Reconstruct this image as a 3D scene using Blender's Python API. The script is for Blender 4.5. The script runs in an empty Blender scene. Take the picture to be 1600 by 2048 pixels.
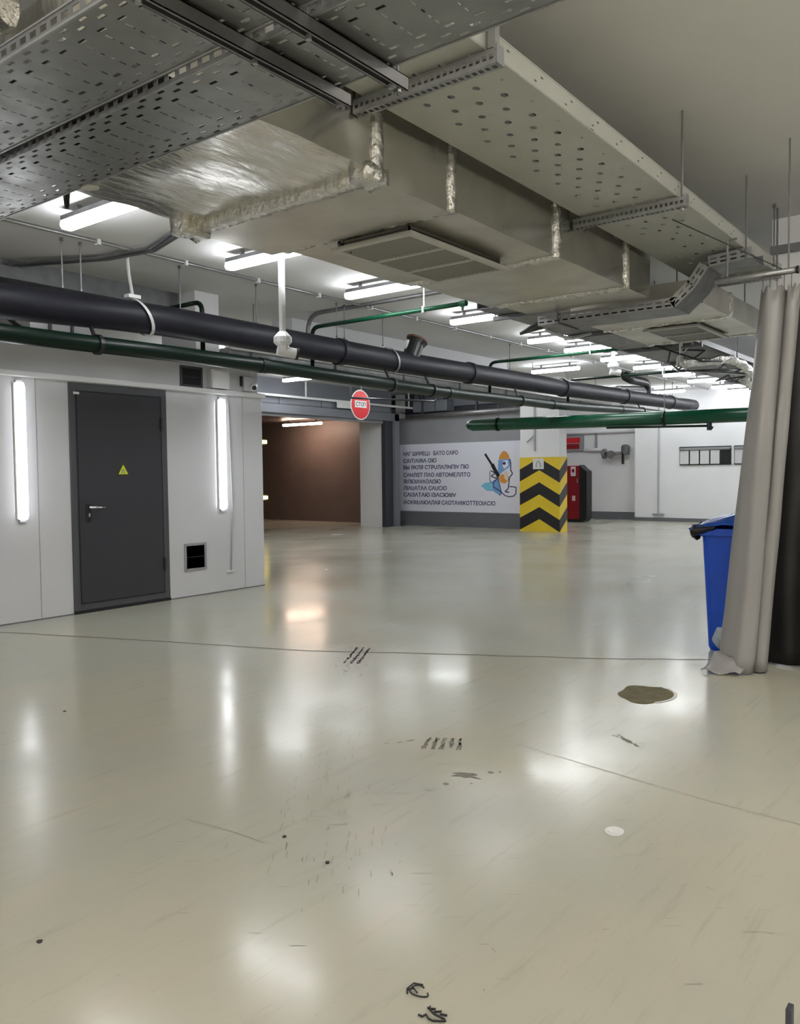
import bpy, bmesh, math, random
from mathutils import Vector, Matrix, noise
random.seed(7)
C = bpy.context.scene.collection
sc = bpy.context.scene
PI = math.pi

# ---------------------------------------------------------------- camera
F_PX = 1650.0
H = 1.40
yaw, pitch, roll = math.radians(37.4), math.radians(-2.64), math.radians(-0.6)
Fw = Vector((math.cos(yaw)*math.cos(pitch), math.sin(yaw)*math.cos(pitch), math.sin(pitch)))
Rt = Fw.cross(Vector((0, 0, 1))).normalized()
Up = Rt.cross(Fw)
R2 = Rt*math.cos(roll) + Up*math.sin(roll)
U2 = -Rt*math.sin(roll) + Up*math.cos(roll)
cd = bpy.data.cameras.new('camera')
cam = bpy.data.objects.new('camera', cd)
C.objects.link(cam)
cd.sensor_fit = 'HORIZONTAL'
cd.sensor_width = 36
cd.lens = 36*F_PX/1600
cd.clip_start = 0.05
M = Matrix((R2, U2, -Fw)).transposed().to_4x4()
M.translation = Vector((0, 0, H))
cam.matrix_world = M
sc.camera = cam

# ---------------------------------------------------------------- world, exposure
w = bpy.data.worlds.new('world')
sc.world = w
w.use_nodes = True
w.node_tree.nodes['Background'].inputs[0].default_value = (0.6, 0.62, 0.65, 1)
w.node_tree.nodes['Background'].inputs[1].default_value = 0.02
sc.view_settings.view_transform = 'Standard'
sc.view_settings.look = 'None'
sc.view_settings.exposure = 0.75
sc.view_settings.gamma = 1
sc.view_settings.use_curve_mapping = False
TUBE_POWER = 18.0
WALL_TUBE_POWER = 4.5
NEAR_TUBE_POWER = 32.0

# ---------------------------------------------------------------- materials
def mat(name, col, rough=0.6, metal=0.0, var=0.0, vscale=3.0, bump=0.0, bscale=20.0, rvar=0.0, spec=0.5,
        stretch=(1, 1, 1), bdetail=4.0, coat=0.0, var_to=None, bdist=0.02):
    m = bpy.data.materials.new(name)
    m.use_nodes = True
    nt = m.node_tree
    b = nt.nodes['Principled BSDF']
    b.inputs['Base Color'].default_value = (*col, 1)
    b.inputs['Roughness'].default_value = rough
    b.inputs['Metallic'].default_value = metal
    b.inputs['Specular IOR Level'].default_value = spec
    b.inputs['Coat Weight'].default_value = coat
    b.inputs['Coat Roughness'].default_value = 0.05
    tc = nt.nodes.new('ShaderNodeTexCoord')
    mp = nt.nodes.new('ShaderNodeMapping')
    mp.inputs['Scale'].default_value = stretch
    nt.links.new(tc.outputs['Object'], mp.inputs[0])
    if var > 0 or rvar > 0:
        n = nt.nodes.new('ShaderNodeTexNoise')
        n.inputs['Scale'].default_value = vscale
        n.inputs['Detail'].default_value = 5
        nt.links.new(mp.outputs[0], n.inputs['Vector'])
        if var > 0:
            mx = nt.nodes.new('ShaderNodeMix')
            mx.data_type = 'RGBA'
            c2 = var_to if var_to else tuple(c*(1-var) for c in col)
            mx.inputs[6].default_value = (*col, 1)
            mx.inputs[7].default_value = (*c2, 1)
            rp = nt.nodes.new('ShaderNodeMapRange')
            rp.interpolation_type = 'SMOOTHSTEP'
            rp.inputs[1].default_value = 0.25
            rp.inputs[2].default_value = 0.75
            nt.links.new(n.outputs['Fac'], rp.inputs[0])
            nt.links.new(rp.outputs[0], mx.inputs[0])
            nt.links.new(mx.outputs[2], b.inputs['Base Color'])
        if rvar > 0:
            r2 = nt.nodes.new('ShaderNodeMapRange')
            r2.interpolation_type = 'SMOOTHSTEP'
            r2.inputs[1].default_value = 0.22
            r2.inputs[2].default_value = 0.78
            r2.inputs[3].default_value = rough
            r2.inputs[4].default_value = rough+rvar
            nt.links.new(n.outputs['Fac'], r2.inputs[0])
            nt.links.new(r2.outputs[0], b.inputs['Roughness'])
    if bump > 0:
        n2 = nt.nodes.new('ShaderNodeTexNoise')
        n2.inputs['Scale'].default_value = bscale
        n2.inputs['Detail'].default_value = bdetail
        nt.links.new(mp.outputs[0], n2.inputs['Vector'])
        bp = nt.nodes.new('ShaderNodeBump')
        bp.inputs['Strength'].default_value = bump
        bp.inputs['Distance'].default_value = bdist
        nt.links.new(n2.outputs['Fac'], bp.inputs['Height'])
        nt.links.new(bp.outputs[0], b.inputs['Normal'])
    return m

def emit(name, col, strength):
    m = bpy.data.materials.new(name)
    m.use_nodes = True
    b = m.node_tree.nodes['Principled BSDF']
    b.inputs['Base Color'].default_value = (0.8, 0.8, 0.8, 1)
    b.inputs['Emission Color'].default_value = (*col, 1)
    b.inputs['Emission Strength'].default_value = strength
    return m

M_floor = mat('epoxy_floor', (0.47, 0.45, 0.365), 0.12, spec=0.24, var=0.2, vscale=0.8, rvar=0.16, bump=0.10, bscale=2.6, bdetail=9, bdist=0.006, var_to=(0.40, 0.40, 0.345))
def floor_wear(m):
    """worn streaks and cloudy patches, mixed over the epoxy colour and its gloss"""
    nt = m.node_tree
    b = nt.nodes['Principled BSDF']
    tc = nt.nodes.new('ShaderNodeTexCoord')
    def layer(rot, scl, scale, lo, hi, col, amount, prev, rough=None):
        mp = nt.nodes.new('ShaderNodeMapping')
        mp.inputs['Rotation'].default_value = (0, 0, rot)
        mp.inputs['Scale'].default_value = scl
        n = nt.nodes.new('ShaderNodeTexNoise')
        n.inputs['Scale'].default_value = scale
        n.inputs['Detail'].default_value = 8
        n.inputs['Roughness'].default_value = 0.62
        nt.links.new(tc.outputs['Object'], mp.inputs[0])
        nt.links.new(mp.outputs[0], n.inputs['Vector'])
        rp = nt.nodes.new('ShaderNodeMapRange')
        rp.interpolation_type = 'SMOOTHSTEP'
        rp.inputs[1].default_value = lo
        rp.inputs[2].default_value = hi
        rp.inputs[4].default_value = amount
        nt.links.new(n.outputs['Fac'], rp.inputs[0])
        mx = nt.nodes.new('ShaderNodeMix')
        mx.data_type = 'RGBA'
        mx.inputs[7].default_value = (*col, 1)
        nt.links.new(rp.outputs[0], mx.inputs[0])
        nt.links.new(prev, mx.inputs[6])
        if rough:
            ad = nt.nodes.new('ShaderNodeMath')
            ad.operation = 'MULTIPLY_ADD'
            ad.inputs[1].default_value = rough
            nt.links.new(rp.outputs[0], ad.inputs[0])
            nt.links.new(b.inputs['Roughness'].links[0].from_socket, ad.inputs[2])
            nt.links.new(ad.outputs[0], b.inputs['Roughness'])
        return mx.outputs[2]
    c = b.inputs['Base Color'].links[0].from_socket
    c = layer(0.65, (0.5, 5.0, 1), 4.0, 0.54, 0.72, (0.27, 0.26, 0.21), 0.24, c)
    c = layer(-0.5, (1.0, 3.5, 1), 1.3, 0.52, 0.75, (0.50, 0.42, 0.34), 0.50, c)
    c = layer(0.2, (1, 1, 1), 45.0, 0.60, 0.78, (0.28, 0.27, 0.22), 0.35, c)
    c = layer(1.9, (0.4, 9.0, 1), 9.0, 0.57, 0.75, (0.30, 0.29, 0.25), 0.25, c)
    nt.links.new(c, b.inputs['Base Color'])
floor_wear(M_floor)
M_ceil = mat('ceiling_paint', (0.80, 0.795, 0.785), 0.85, var=0.05, vscale=1.0, bump=0.05, bscale=60)
M_white = mat('white_paint', (0.80, 0.80, 0.81), 0.55, var=0.05, vscale=1.5)
M_gloss = mat('glossy_white_panel', (0.62, 0.62, 0.64), 0.05, var=0.04, vscale=1.2, rvar=0.03, coat=0.3)
M_upper = mat('upper_wall_panel', (0.62, 0.62, 0.63), 0.16, var=0.06, vscale=1.2)
M_trimw = mat('white_trim', (0.72, 0.72, 0.72), 0.4)
M_greywall = mat('grey_wall', (0.32, 0.32, 0.34), 0.6, var=0.12, vscale=1.5)
M_base = mat('grey_base_paint', (0.15, 0.155, 0.17), 0.45, var=0.1)
M_darkgrey = mat('dark_grey_metal', (0.040, 0.040, 0.048), 0.40, var=0.06, vscale=2, bump=0.02, bscale=120)
M_frame = mat('door_frame_grey', (0.075, 0.077, 0.085), 0.4)
M_header = mat('gate_grey', (0.20, 0.21, 0.24), 0.4, var=0.06)
M_headd = mat('gate_dark_grey', (0.045, 0.047, 0.06), 0.45)
M_black = mat('black_plastic', (0.012, 0.012, 0.014), 0.4)
M_void = mat('dark_opening', (0.01, 0.01, 0.012), 0.8)
M_pipe = mat('black_pipe_wrap', (0.014, 0.014, 0.022), 0.5, spec=0.3, var=0.3, vscale=4, bump=0.12, bscale=8)
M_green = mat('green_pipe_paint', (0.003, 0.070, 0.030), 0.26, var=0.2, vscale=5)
M_dkgreen = mat('dark_green_paint_and_shade', (0.001, 0.012, 0.006), 0.35, spec=0.3, var=0.2, vscale=5)
M_galv = mat('galvanised_steel', (0.42, 0.425, 0.43), 0.36, metal=0.85, var=0.2, vscale=9, rvar=0.15, bump=0.05, bscale=30)
M_galvd = mat('dull_galvanised_steel', (0.25, 0.25, 0.26), 0.42, metal=0.7, var=0.2, vscale=8, rvar=0.1)
M_tray = mat('tray_sheet_steel', (0.33, 0.335, 0.33), 0.30, metal=0.95, var=0.18, vscale=6, rvar=0.12, bump=0.3, bscale=4, bdist=0.012)
M_traylight = mat('pale_tray_sheet', (0.51, 0.52, 0.475), 0.45, metal=0.15, var=0.08, vscale=3)
M_foil = mat('foil_wrap', (0.74, 0.72, 0.66), 0.16, metal=0.95, var=0.15, vscale=5, rvar=0.12, bump=0.55, bscale=5, bdetail=7, bdist=0.02, stretch=(0.9, 3.2, 2.0))
M_foilflat = mat('foil_sheet', (0.55, 0.525, 0.455), 0.27, metal=0.85, var=0.2, vscale=2.5, rvar=0.14, bump=0.35, bscale=5, bdetail=8, bdist=0.012)
M_foilside = mat('foil_side', (0.62, 0.605, 0.56), 0.15, metal=0.95, var=0.2, vscale=3.5, rvar=0.14, bump=0.30, bscale=6, bdetail=5, bdist=0.012)
M_foilcr = mat('crumpled_foil_tape', (0.80, 0.78, 0.73), 0.18, metal=0.92, var=0.2, vscale=18, rvar=0.2, bump=1.0, bscale=26, bdetail=6, bdist=0.02)
M_grille = mat('grille_metal', (0.50, 0.49, 0.45), 0.45, metal=0.2)
M_grilled = mat('grille_blade', (0.27, 0.265, 0.24), 0.5, metal=0.2)
M_yellow = mat('yellow_paint', (0.80, 0.58, 0.035), 0.35, var=0.08)
M_chev = mat('black_stripe', (0.022, 0.020, 0.022), 0.35)
M_blue = mat('blue_bin_plastic', (0.002, 0.075, 0.58), 0.33, var=0.1)
M_bluebag = mat('blue_bag_film', (0.01, 0.09, 0.50), 0.25, bump=0.3, bscale=20)
M_bag = mat('pale_bag_film', (0.38, 0.44, 0.50), 0.3, bump=0.4, bscale=30)
M_curt = mat('grey_vinyl_curtain', (0.31, 0.30, 0.295), 0.36, var=0.1, vscale=2.0, stretch=(1, 1, 0.4), bump=0.1, bscale=5)
M_curtd = mat('dark_shaded_curtain', (0.014, 0.013, 0.0125), 0.45, spec=0.3, var=0.3, vscale=2)  # charcoal darkened further for the unlit space the curtain hangs in
M_red = mat('red_paint', (0.28, 0.006, 0.012), 0.35)
M_signred = mat('sign_red', (0.62, 0.02, 0.03), 0.35)
M_banner = mat('banner_vinyl', (0.76, 0.77, 0.86), 0.5)
M_navy = mat('navy_ink', (0.03, 0.035, 0.12), 0.5)
M_orange = mat('orange_print', (0.70, 0.30, 0.05), 0.5)
M_lblue = mat('light_blue_print', (0.18, 0.36, 0.66), 0.5)
M_aqua = mat('aqua_print', (0.20, 0.55, 0.72), 0.5)
M_pink = mat('pale_print', (0.75, 0.62, 0.52), 0.5)
M_brown = mat('brown_wall', (0.17, 0.13, 0.115), 0.45, var=0.15, vscale=1.2)
M_signyel = mat('sign_yellow', (0.62, 0.72, 0.05), 0.4)
M_signgrn = mat('sign_border', (0.07, 0.06, 0.015), 0.5)
M_chrome = mat('chrome', (0.7, 0.7, 0.7), 0.15, metal=1.0)
M_dirt = mat('floor_patch', (0.17, 0.15, 0.09), 0.7, spec=0.1, var=0.25, vscale=12)
M_mark = mat('rubber_mark', (0.08, 0.075, 0.07), 0.6, spec=0.1, var=0.4, vscale=30)
M_mark2 = mat('faint_mark', (0.24, 0.235, 0.195), 0.6, spec=0.1, var=0.3, vscale=20)
M_scuff = mat('floor_scuff', (0.33, 0.32, 0.265), 0.6, spec=0.1, var=0.2, vscale=10)
M_joint = mat('floor_joint', (0.075, 0.07, 0.055), 0.6)
M_cable = mat('black_cable', (0.03, 0.03, 0.03), 0.5)
M_cabw = mat('grey_cable', (0.42, 0.42, 0.42), 0.5)
M_copper = mat('rusty_rim', (0.16, 0.08, 0.05), 0.5, var=0.3, vscale=20)
M_tube = emit('tube_glow', (0.93, 0.965, 1.0), TUBE_POWER)
M_wtube = emit('wall_tube_glow', (0.94, 0.965, 1.0), WALL_TUBE_POWER)
M_ntube = emit('near_tube_glow', (1.0, 0.95, 0.86), NEAR_TUBE_POWER)
M_warm = emit('warm_tube_glow', (1.0, 0.72, 0.55), 32.0)
M_yel = emit('yellow_lamp_glow', (1.0, 0.75, 0.15), 5.0)

# ---------------------------------------------------------------- helpers
ROOT = {}

class MB:
    def __init__(s):
        s.v = []
        s.f = []

    def add(s, vs, fs):
        n = len(s.v)
        s.v += [Vector(v) for v in vs]
        s.f += [tuple(i+n for i in f) for f in fs]
        return s

    def box(s, x0, x1, y0, y1, z0, z1):
        vs = [(x, y, z) for z in (z0, z1) for y in (y0, y1) for x in (x0, x1)]
        return s.add(vs, [(0, 2, 3, 1), (4, 5, 7, 6), (0, 1, 5, 4), (2, 6, 7, 3), (0, 4, 6, 2), (1, 3, 7, 5)])

    def quad(s, a, b, c, d):
        return s.add([a, b, c, d], [(0, 1, 2, 3)])

    def tube(s, pts, r, seg=12, cap=True):
        pts = [Vector(p) for p in pts]
        rs = r if isinstance(r, (list, tuple)) else [r]*len(pts)
        rings = []
        up = None
        for i, p in enumerate(pts):
            if i == 0:
                d = pts[1]-p
            elif i == len(pts)-1:
                d = p-pts[i-1]
            else:
                d = (pts[i+1]-p).normalized()+(p-pts[i-1]).normalized()
            d.normalize()
            if up is None:
                up = Vector((0, 0, 1)) if abs(d.z) < 0.9 else Vector((1, 0, 0))
            a = d.cross(up)
            if a.length < 1e-4:
                a = d.orthogonal()
            a.normalize()
            b = a.cross(d).normalized()
            up = b
            rings.append([p+(a*math.cos(t)+b*math.sin(t))*rs[i] for t in [2*PI*k/seg for k in range(seg)]])
        vs = [v for rg in rings for v in rg]
        fs = []
        for i in range(len(pts)-1):
            for k in range(seg):
                k2 = (k+1) % seg
                fs.append((i*seg+k, i*seg+k2, (i+1)*seg+k2, (i+1)*seg+k))
        if cap:
            fs.append(tuple(range(seg))[::-1])
            fs.append(tuple((len(pts)-1)*seg+k for k in range(seg)))
        return s.add(vs, fs)

    def prism(s, outline, off):
        """closed outline of 3-D points, swept by vector off"""
        o = [Vector(p) for p in outline]
        off = Vector(off)
        n = len(o)
        return s.add(o+[p+off for p in o], [tuple(range(n))[::-1], tuple(range(n, 2*n))] +
                     [(i, (i+1) % n, (i+1) % n+n, i+n) for i in range(n)])

    def disc(s, c, rx, ry, h, seg=32, wob=0.0):
        c = Vector(c)
        pts = []
        for k in range(seg):
            t = 2*PI*k/seg
            q = 1+wob*noise.noise(Vector((math.cos(t)*1.7+c.x*9, math.sin(t)*1.7+c.y*9, 0)))
            pts.append(c+Vector((rx*math.cos(t)*q, ry*math.sin(t)*q, 0)))
        return s.prism(pts, (0, 0, h))

    def jit(s, amp, sc_=8.0, seed=0.0):
        for v in s.v:
            n = noise.noise_vector(v*sc_+Vector((seed, seed, seed)))
            v += n*amp
        return s

    def build(s, name, m, parent=None, smooth=False, bevel=0.0, solid=0.0):
        base = ROOT.get(parent.name, Vector((0, 0, 0))) if parent else Vector((0, 0, 0))
        me = bpy.data.meshes.new(name)
        me.from_pydata([v-base for v in s.v], [], s.f)
        me.materials.append(m)
        me.update()
        bm = bmesh.new()
        bm.from_mesh(me)
        if smooth == 'weld':
            bmesh.ops.remove_doubles(bm, verts=bm.verts, dist=1e-5)
        bmesh.ops.recalc_face_normals(bm, faces=bm.faces)
        bm.to_mesh(me)
        bm.free()
        if smooth:
            for p in me.polygons:
                p.use_smooth = True
        o = bpy.data.objects.new(name, me)
        C.objects.link(o)
        if solid:
            q = o.modifiers.new('solid', 'SOLIDIFY')
            q.thickness = solid
            q.offset = 0
        if bevel:
            q = o.modifiers.new('bevel', 'BEVEL')
            q.width = bevel
            q.segments = 2
            q.limit_method = 'ANGLE'
        if parent:
            o.parent = parent
            ROOT[o.name] = base
        return o

def grid_box(x0, x1, y0, y1, z0, z1, step, amp, scl, seed=0.0):
    """box with subdivided faces, dented by noise (continuous over the edges)"""
    mb = MB()
    def face(o, u, v):
        o, u, v = Vector(o), Vector(u), Vector(v)
        nu = max(1, int(u.length/step)); nv = max(1, int(v.length/step))
        vs = [o+u*(i/nu)+v*(j/nv) for j in range(nv+1) for i in range(nu+1)]
        fs = [(j*(nu+1)+i, j*(nu+1)+i+1, (j+1)*(nu+1)+i+1, (j+1)*(nu+1)+i) for j in range(nv) for i in range(nu)]
        mb.add(vs, fs)
    X, Y, Z = (x1-x0, 0, 0), (0, y1-y0, 0), (0, 0, z1-z0)
    face((x0, y0, z0), X, Y); face((x0, y0, z1), X, Y)
    face((x0, y0, z0), X, Z); face((x0, y1, z0), X, Z)
    face((x0, y0, z0), Y, Z); face((x1, y0, z0), Y, Z)
    mb.jit(amp, scl, seed)
    return mb

def tag(o, label=None, cat=None, group=None, kind=None):
    if label: o['label'] = label
    if cat: o['category'] = cat
    if group: o['group'] = group
    if kind: o['kind'] = kind
    return o

def thing(name, label, cat, loc=(0, 0, 0), group=None):
    o = bpy.data.objects.new(name, None)
    o.empty_display_size = 0.1
    C.objects.link(o)
    o.location = loc
    ROOT[o.name] = Vector(loc)
    return tag(o, label, cat, group)

def struct(name, mb, m, parent=None, **k):
    o = mb.build(name, m, parent, **k)
    if not parent:
        o['kind'] = 'structure'
    return o

def copy_tree(o, loc=None, parent=None, label=None):
    c = o.copy()
    C.objects.link(c)
    if parent: c.parent = parent
    if loc is not None: c.location = loc
    if label: c['label'] = label
    for ch in list(o.children):
        copy_tree(ch, parent=c)
    return c

def arc(p, c, q, r, n=5):
    """points rounding corner c between p and q"""
    p, c, q = Vector(p), Vector(c), Vector(q)
    a = c+(p-c).normalized()*r
    b = c+(q-c).normalized()*r
    return [(a*(1-t)**2+c*2*t*(1-t)+b*t*t) for t in [i/n for i in range(n+1)]]

def sheet_slots(mb, O, U, V, ulen, vlen, rows, rects=()):
    """sheet O + u*U + v*V; rows = [(u0,u1,pitch,hole_len,offset)] rows of slots running along V, rects add transverse slot rows:
    (ua, ub, v pitch, slot width v, [dashes in u])"""
    O, U, V = Vector(O), Vector(U), Vector(V)
    def q(u0, u1, v0, v1):
        if u1-u0 > 1e-6 and v1-v0 > 1e-6:
            mb.quad(O+U*u0+V*v0, O+U*u1+V*v0, O+U*u1+V*v1, O+U*u0+V*v1)
    bands = [(a, b, 'row', (p, h, off)) for a, b, p, h, off in rows] + [(a, b, 'tr', (p, wd, da)) for a, b, p, wd, da in rects]
    bands.sort()
    cur = 0.0
    for a, b, kind, prm in bands:
        q(cur, a, 0, vlen)
        if kind == 'row':
            p, h, off = prm
            v = off
            last = 0.0
            while v+h < vlen:
                q(a, b, last, v)
                last = v+h
                v += p
            q(a, b, last, vlen)
        else:
            p, wd, da = prm
            v = p*0.5
            last = 0.0
            while v+wd < vlen:
                q(a, b, last, v)
                x = a
                for d0, d1 in da:
                    q(x, a+d0, v, v+wd)
                    x = a+d1
                q(x, b, v, v+wd)
                last = v+wd
                v += p
            q(a, b, last, vlen)
        cur = b
    q(cur, ulen, 0, vlen)

def text_mesh(name, body, size_h, width, loc, right, up, m, parent, thick=0.002):
    cu = bpy.data.curves.new(name, 'FONT')
    cu.body = body
    cu.size = 1
    cu.extrude = 0.004
    cu.resolution_u = 3
    cu.offset = 0.022
    t = bpy.data.objects.new('tmp_text', cu)
    C.objects.link(t)
    dg = bpy.context.evaluated_depsgraph_get()
    me = bpy.data.meshes.new_from_object(t.evaluated_get(dg))
    bpy.data.objects.remove(t)
    xs = [v.co.x for v in me.vertices]; ys = [v.co.y for v in me.vertices]
    x0, x1, y0, y1 = min(xs), max(xs), min(ys), max(ys)
    right, up, loc = Vector(right), Vector(up), Vector(loc)
    nrm = right.cross(up)
    base = ROOT.get(parent.name, Vector((0, 0, 0)))
    for v in me.vertices:
        a = (v.co.x-x0)/(x1-x0)*width
        b = (v.co.y-y0)/(y1-y0)*size_h
        v.co = loc+right*a+up*b+nrm*(v.co.z/0.004*thick)-base
    me.materials.clear()
    me.materials.append(m)
    o = bpy.data.objects.new(name, me)
    C.objects.link(o)
    o.parent = parent
    ROOT[o.name] = base
    return o

ZC = 3.61           # ceiling height
YW = 7.73           # face of the utility room
XF = 23.2           # far wall

# ================================================================ STRUCTURE
floor = struct('floor', MB().box(-6, 24.5, -18, 21.5, -0.2, 0.0), M_floor)
ceil_ = struct('ceiling', MB().box(-6, 24.5, -18, 14.6, ZC, ZC+0.2), M_ceil)
struct('wall_back', MB().box(-6.2, -6, -18, 14.6, 0, ZC), M_white)
struct('wall_near', MB().box(-6.2, 24.5, -18.2, -18, 0, ZC), M_white)
struct('wall_rear_end', MB().box(24.5, 24.7, -18.2, 1.6, 0, ZC), M_white)
struct('wall_bay_side', MB().box(8.3, 24.5, -2.4, -2.2, 0, ZC), M_white)
struct('wall_right', MB().box(8.3, 24.5, 1.40, 1.60, 0, ZC), M_white)
# parking bay behind the curtain: dark walls and a pale header beam over its mouth
struct('wall_bay_back', MB().box(8.1, 8.3, -2.4, 1.70, 0, ZC), M_greywall)
struct('trim_1', MB().box(7.9, 8.1, -2.4, 1.86, 2.86, ZC), M_white)
struct('trim_2', MB().box(7.82, 7.9, -2.4, 1.86, 3.30, 3.36), M_galvd)
# far wall, two runs with a step, each with grey baseboard
struct('wall_far', MB().box(XF, XF+0.3, 8.98, 14.6, 0, ZC), M_white)
struct('wall_far_step', MB().box(XF-0.4, XF+0.3, 1.6, 8.98, 0, ZC), M_white)
struct('baseboard_far', MB().box(XF-0.03, XF, 8.98, 14.6, 0, 0.22), M_base)
struct('baseboard_far_step', MB().box(XF-0.44, XF-0.4, 1.6, 8.99, 0, 0.10), M_base)

# utility room front (glossy panels around a door), end face, roof
gx0, gx1 = 4.62, 5.80
wf = struct('wall_left', MB().box(-6, gx0, YW, YW+0.12, 0, 2.38).box(gx1, 7.26, YW, YW+0.12, 0, 2.38).box(gx0, gx1, YW, YW+0.12, 2.36, 2.38)
            .box(7.14, 7.26, YW+0.12, 13.6, 0, 2.38), M_gloss, bevel=0.004)
struct('wall_left_upper', MB().box(-6, 6.03, YW+0.03, YW+0.15, 2.38, 2.70).box(6.35, 7.22, YW+0.03, YW+0.15, 2.38, 2.70)
       .box(6.03, 6.35, YW+0.03, YW+0.15, 2.67, 2.70).box(7.1, 7.22, YW+0.15, 13.6, 2.38, 2.70).box(-6, 7.22, YW+0.15, 13.6, 2.62, 2.70), M_upper)
struct('trim_3', MB().box(-6, 7.29, YW-0.045, YW+0.03, 2.37, 2.425).box(7.22, 7.29, YW, 13.6, 2.37, 2.425), M_trimw, bevel=0.01)
struct('wall_left_back', MB().box(-6, 7.1, 13.4, 13.6, 0, 2.62), M_greywall)
# panel seams of the glossy cladding (recessed dark lines read as thin strips)
for k, x in enumerate((3.02, 4.27, 6.93)):
    MB().box(x, x+0.006, YW-0.002, YW, 0.0, 2.37).build('panel_seam', M_greywall, wf)
MB().box(-6, 7.26, YW-0.003, YW, 0.0, 0.012).build('floor_joint', M_base, wf)

# downstand beam behind the pipes and the ceiling beams
struct('trim_4', MB().box(8.4, 14.4, 8.3, 8.7, 3.02, ZC), M_white)
struct('trim_5', MB().box(-4, 6.7, 8.25, 8.55, 3.42, ZC), M_galvd)
struct('trim_6', MB().box(8.4, 14.4, 8.26, 8.30, 3.02, 3.06), M_galvd)
struct('wall_column', MB().box(6.42, 6.78, 7.95, 8.6, 2.70, ZC), M_white)
# garage mouth: header, jamb, interior
struct('wall_gate_jamb', MB().box(17.08, 17.6, 13.62, 14.40, 0, 2.95), M_white)
struct('wall_gate_header', MB().box(7.2, 17.62, 13.72, 14.2, 2.80, ZC), M_header)
struct('wall_garage', MB().box(18.3, 18.5, 14.4, 21.5, 0, 3.0), M_brown)
struct('wall_garage_end', MB().box(8, 18.5, 21.3, 21.5, 0, 3.0), M_brown)
struct('wall_garage_side', MB().box(7.9, 8.1, 13.6, 21.5, 0, 3.0), M_brown)
struct('wall_garage_return', MB().box(17.6, 18.5, 14.2, 14.45, 0, 3.0), M_brown)
struct('ceiling_garage', MB().box(7.9, 18.5, 14.2, 21.5, 3.0, 3.2), M_brown)
# banner wall with grey lower band
struct('wall_banner', MB().box(18.12, 18.42, 9.66, 14.2, 0, 2.92), M_greywall)
struct('wall_banner_upper', MB().box(18.6, 18.8, 9.66, 14.6, 2.6, ZC), M_headd)
struct('baseboard_banner', MB().box(18.08, 18.12, 9.66, 14.2, 0, 0.36), M_base)
struct('trim_7', MB().box(18.5, 18.6, 9.4, 13.6, 3.2, ZC), M_header)
wend = struct('wall_banner_end', MB().box(18.42, XF, 14.0, 14.2, 0, ZC), M_white)

# floor joint, stains and tyre marks on the epoxy
def strip(mb, pts, wd, z=0.0012):
    for i in range(len(pts)-1):
        a, b = Vector((*pts[i], z)), Vector((*pts[i+1], z))
        n = (b-a).cross(Vector((0, 0, 1))).normalized()*wd/2
        mb.quad(a-n, b-n, b+n, a+n)
jm = MB()
jp = [(3.6, 7.7), (4.22, 6.05), (4.73, 4.53), (5.15, 3.76), (5.78, 2.54), (6.24, 1.80), (6.9, 0.6)]
fine = []
for i in range(len(jp)-1):
    for k in range(6):
        t = k/6
        fine.append((jp[i][0]*(1-t)+jp[i+1][0]*t+random.uniform(-.01, .01), jp[i][1]*(1-t)+jp[i+1][1]*t))
strip(jm, fine, 0.017)
jm.build('expansion_joint', M_joint, floor)
jm = MB()
strip(jm, [(3.72, 2.2), (3.66, 1.9), (3.62, 1.65), (3.57, 1.38), (3.52, 1.05), (3.49, 0.70), (3.44, 0.35)], 0.0035)
strip(jm, [(2.09, 2.72), (2.12, 2.5), (2.13, 2.30)], 0.0035)
jm.build('hairline_crack', M_scuff, floor)
p = MB().disc((5.01, 1.90, 0.0), 0.205, 0.165, 0.0015, 40, 0.25)
po = p.build('round_patch', M_dirt, floor)
po['label'] = 'dark brown oval damp patch with a pale rim'
rim = MB()
for k in range(20):
    t0, t1 = -2.4+k*0.11, -2.4+(k+1)*0.11
    rim.quad(*[(5.01+(0.205+e)*math.cos(t), 1.90+(0.165+e)*math.sin(t), 0.0022) for e, t in ((0.0, t0), (0.02, t0), (0.02, t1), (0.0, t1))])
rim.build('patch_rim', M_ceil, floor)
MB().disc((3.17, 2.06, 0.0), 0.035, 0.055, 0.001, 24, 1.1).build('grey_stain', M_mark2, floor)
for x, y, r_ in ((3.03, 2.07, 0.012), (3.10, 1.98, 0.005), (3.27, 1.98, 0.012), (3.30, 1.95, 0.006)):
    MB().disc((x, y, 0), r_, r_*1.3, 0.001, 10, 0.6).build('grey_stain', M_mark2, floor)
def mark(mb, a, b, n, wd, gap=0.25, jit=0.012):
    for k in range(n):
        if random.random() < gap: continue
        t0, t1 = k/n, (k+0.9)/n
        p = (a[0]+(b[0]-a[0])*t0+random.uniform(-jit, jit)*0.5, a[1]+(b[1]-a[1])*t0+random.uniform(-jit, jit)*0.5)
        q = (a[0]+(b[0]-a[0])*t1+random.uniform(-jit, jit)*0.5, a[1]+(b[1]-a[1])*t1+random.uniform(-jit, jit)*0.5)
        strip(mb, [p, q], wd*random.uniform(0.6, 1.2))
for k in range(3):
    tm = MB()
    o_ = (0.02*k, -0.05*k)
    for e in range(2):
        mark(tm, (5.04+o_[0]+0.01*e, 4.30+o_[1]+0.012*e), (4.56+o_[0], 4.02+o_[1]+0.012*e), 9, 0.013, 0.1)
    tm.build('tyre_mark', M_mark, floor)
tm = MB()
for k in range(6):
    mark(tm, (5.06+random.uniform(-.02, .02), 4.40-0.05*k), (4.3+random.uniform(-.03, .03), 3.92-0.05*k), 22, 0.006, 0.62, 0.03)
tm.build('tyre_mark', M_mark2, floor)
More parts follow.
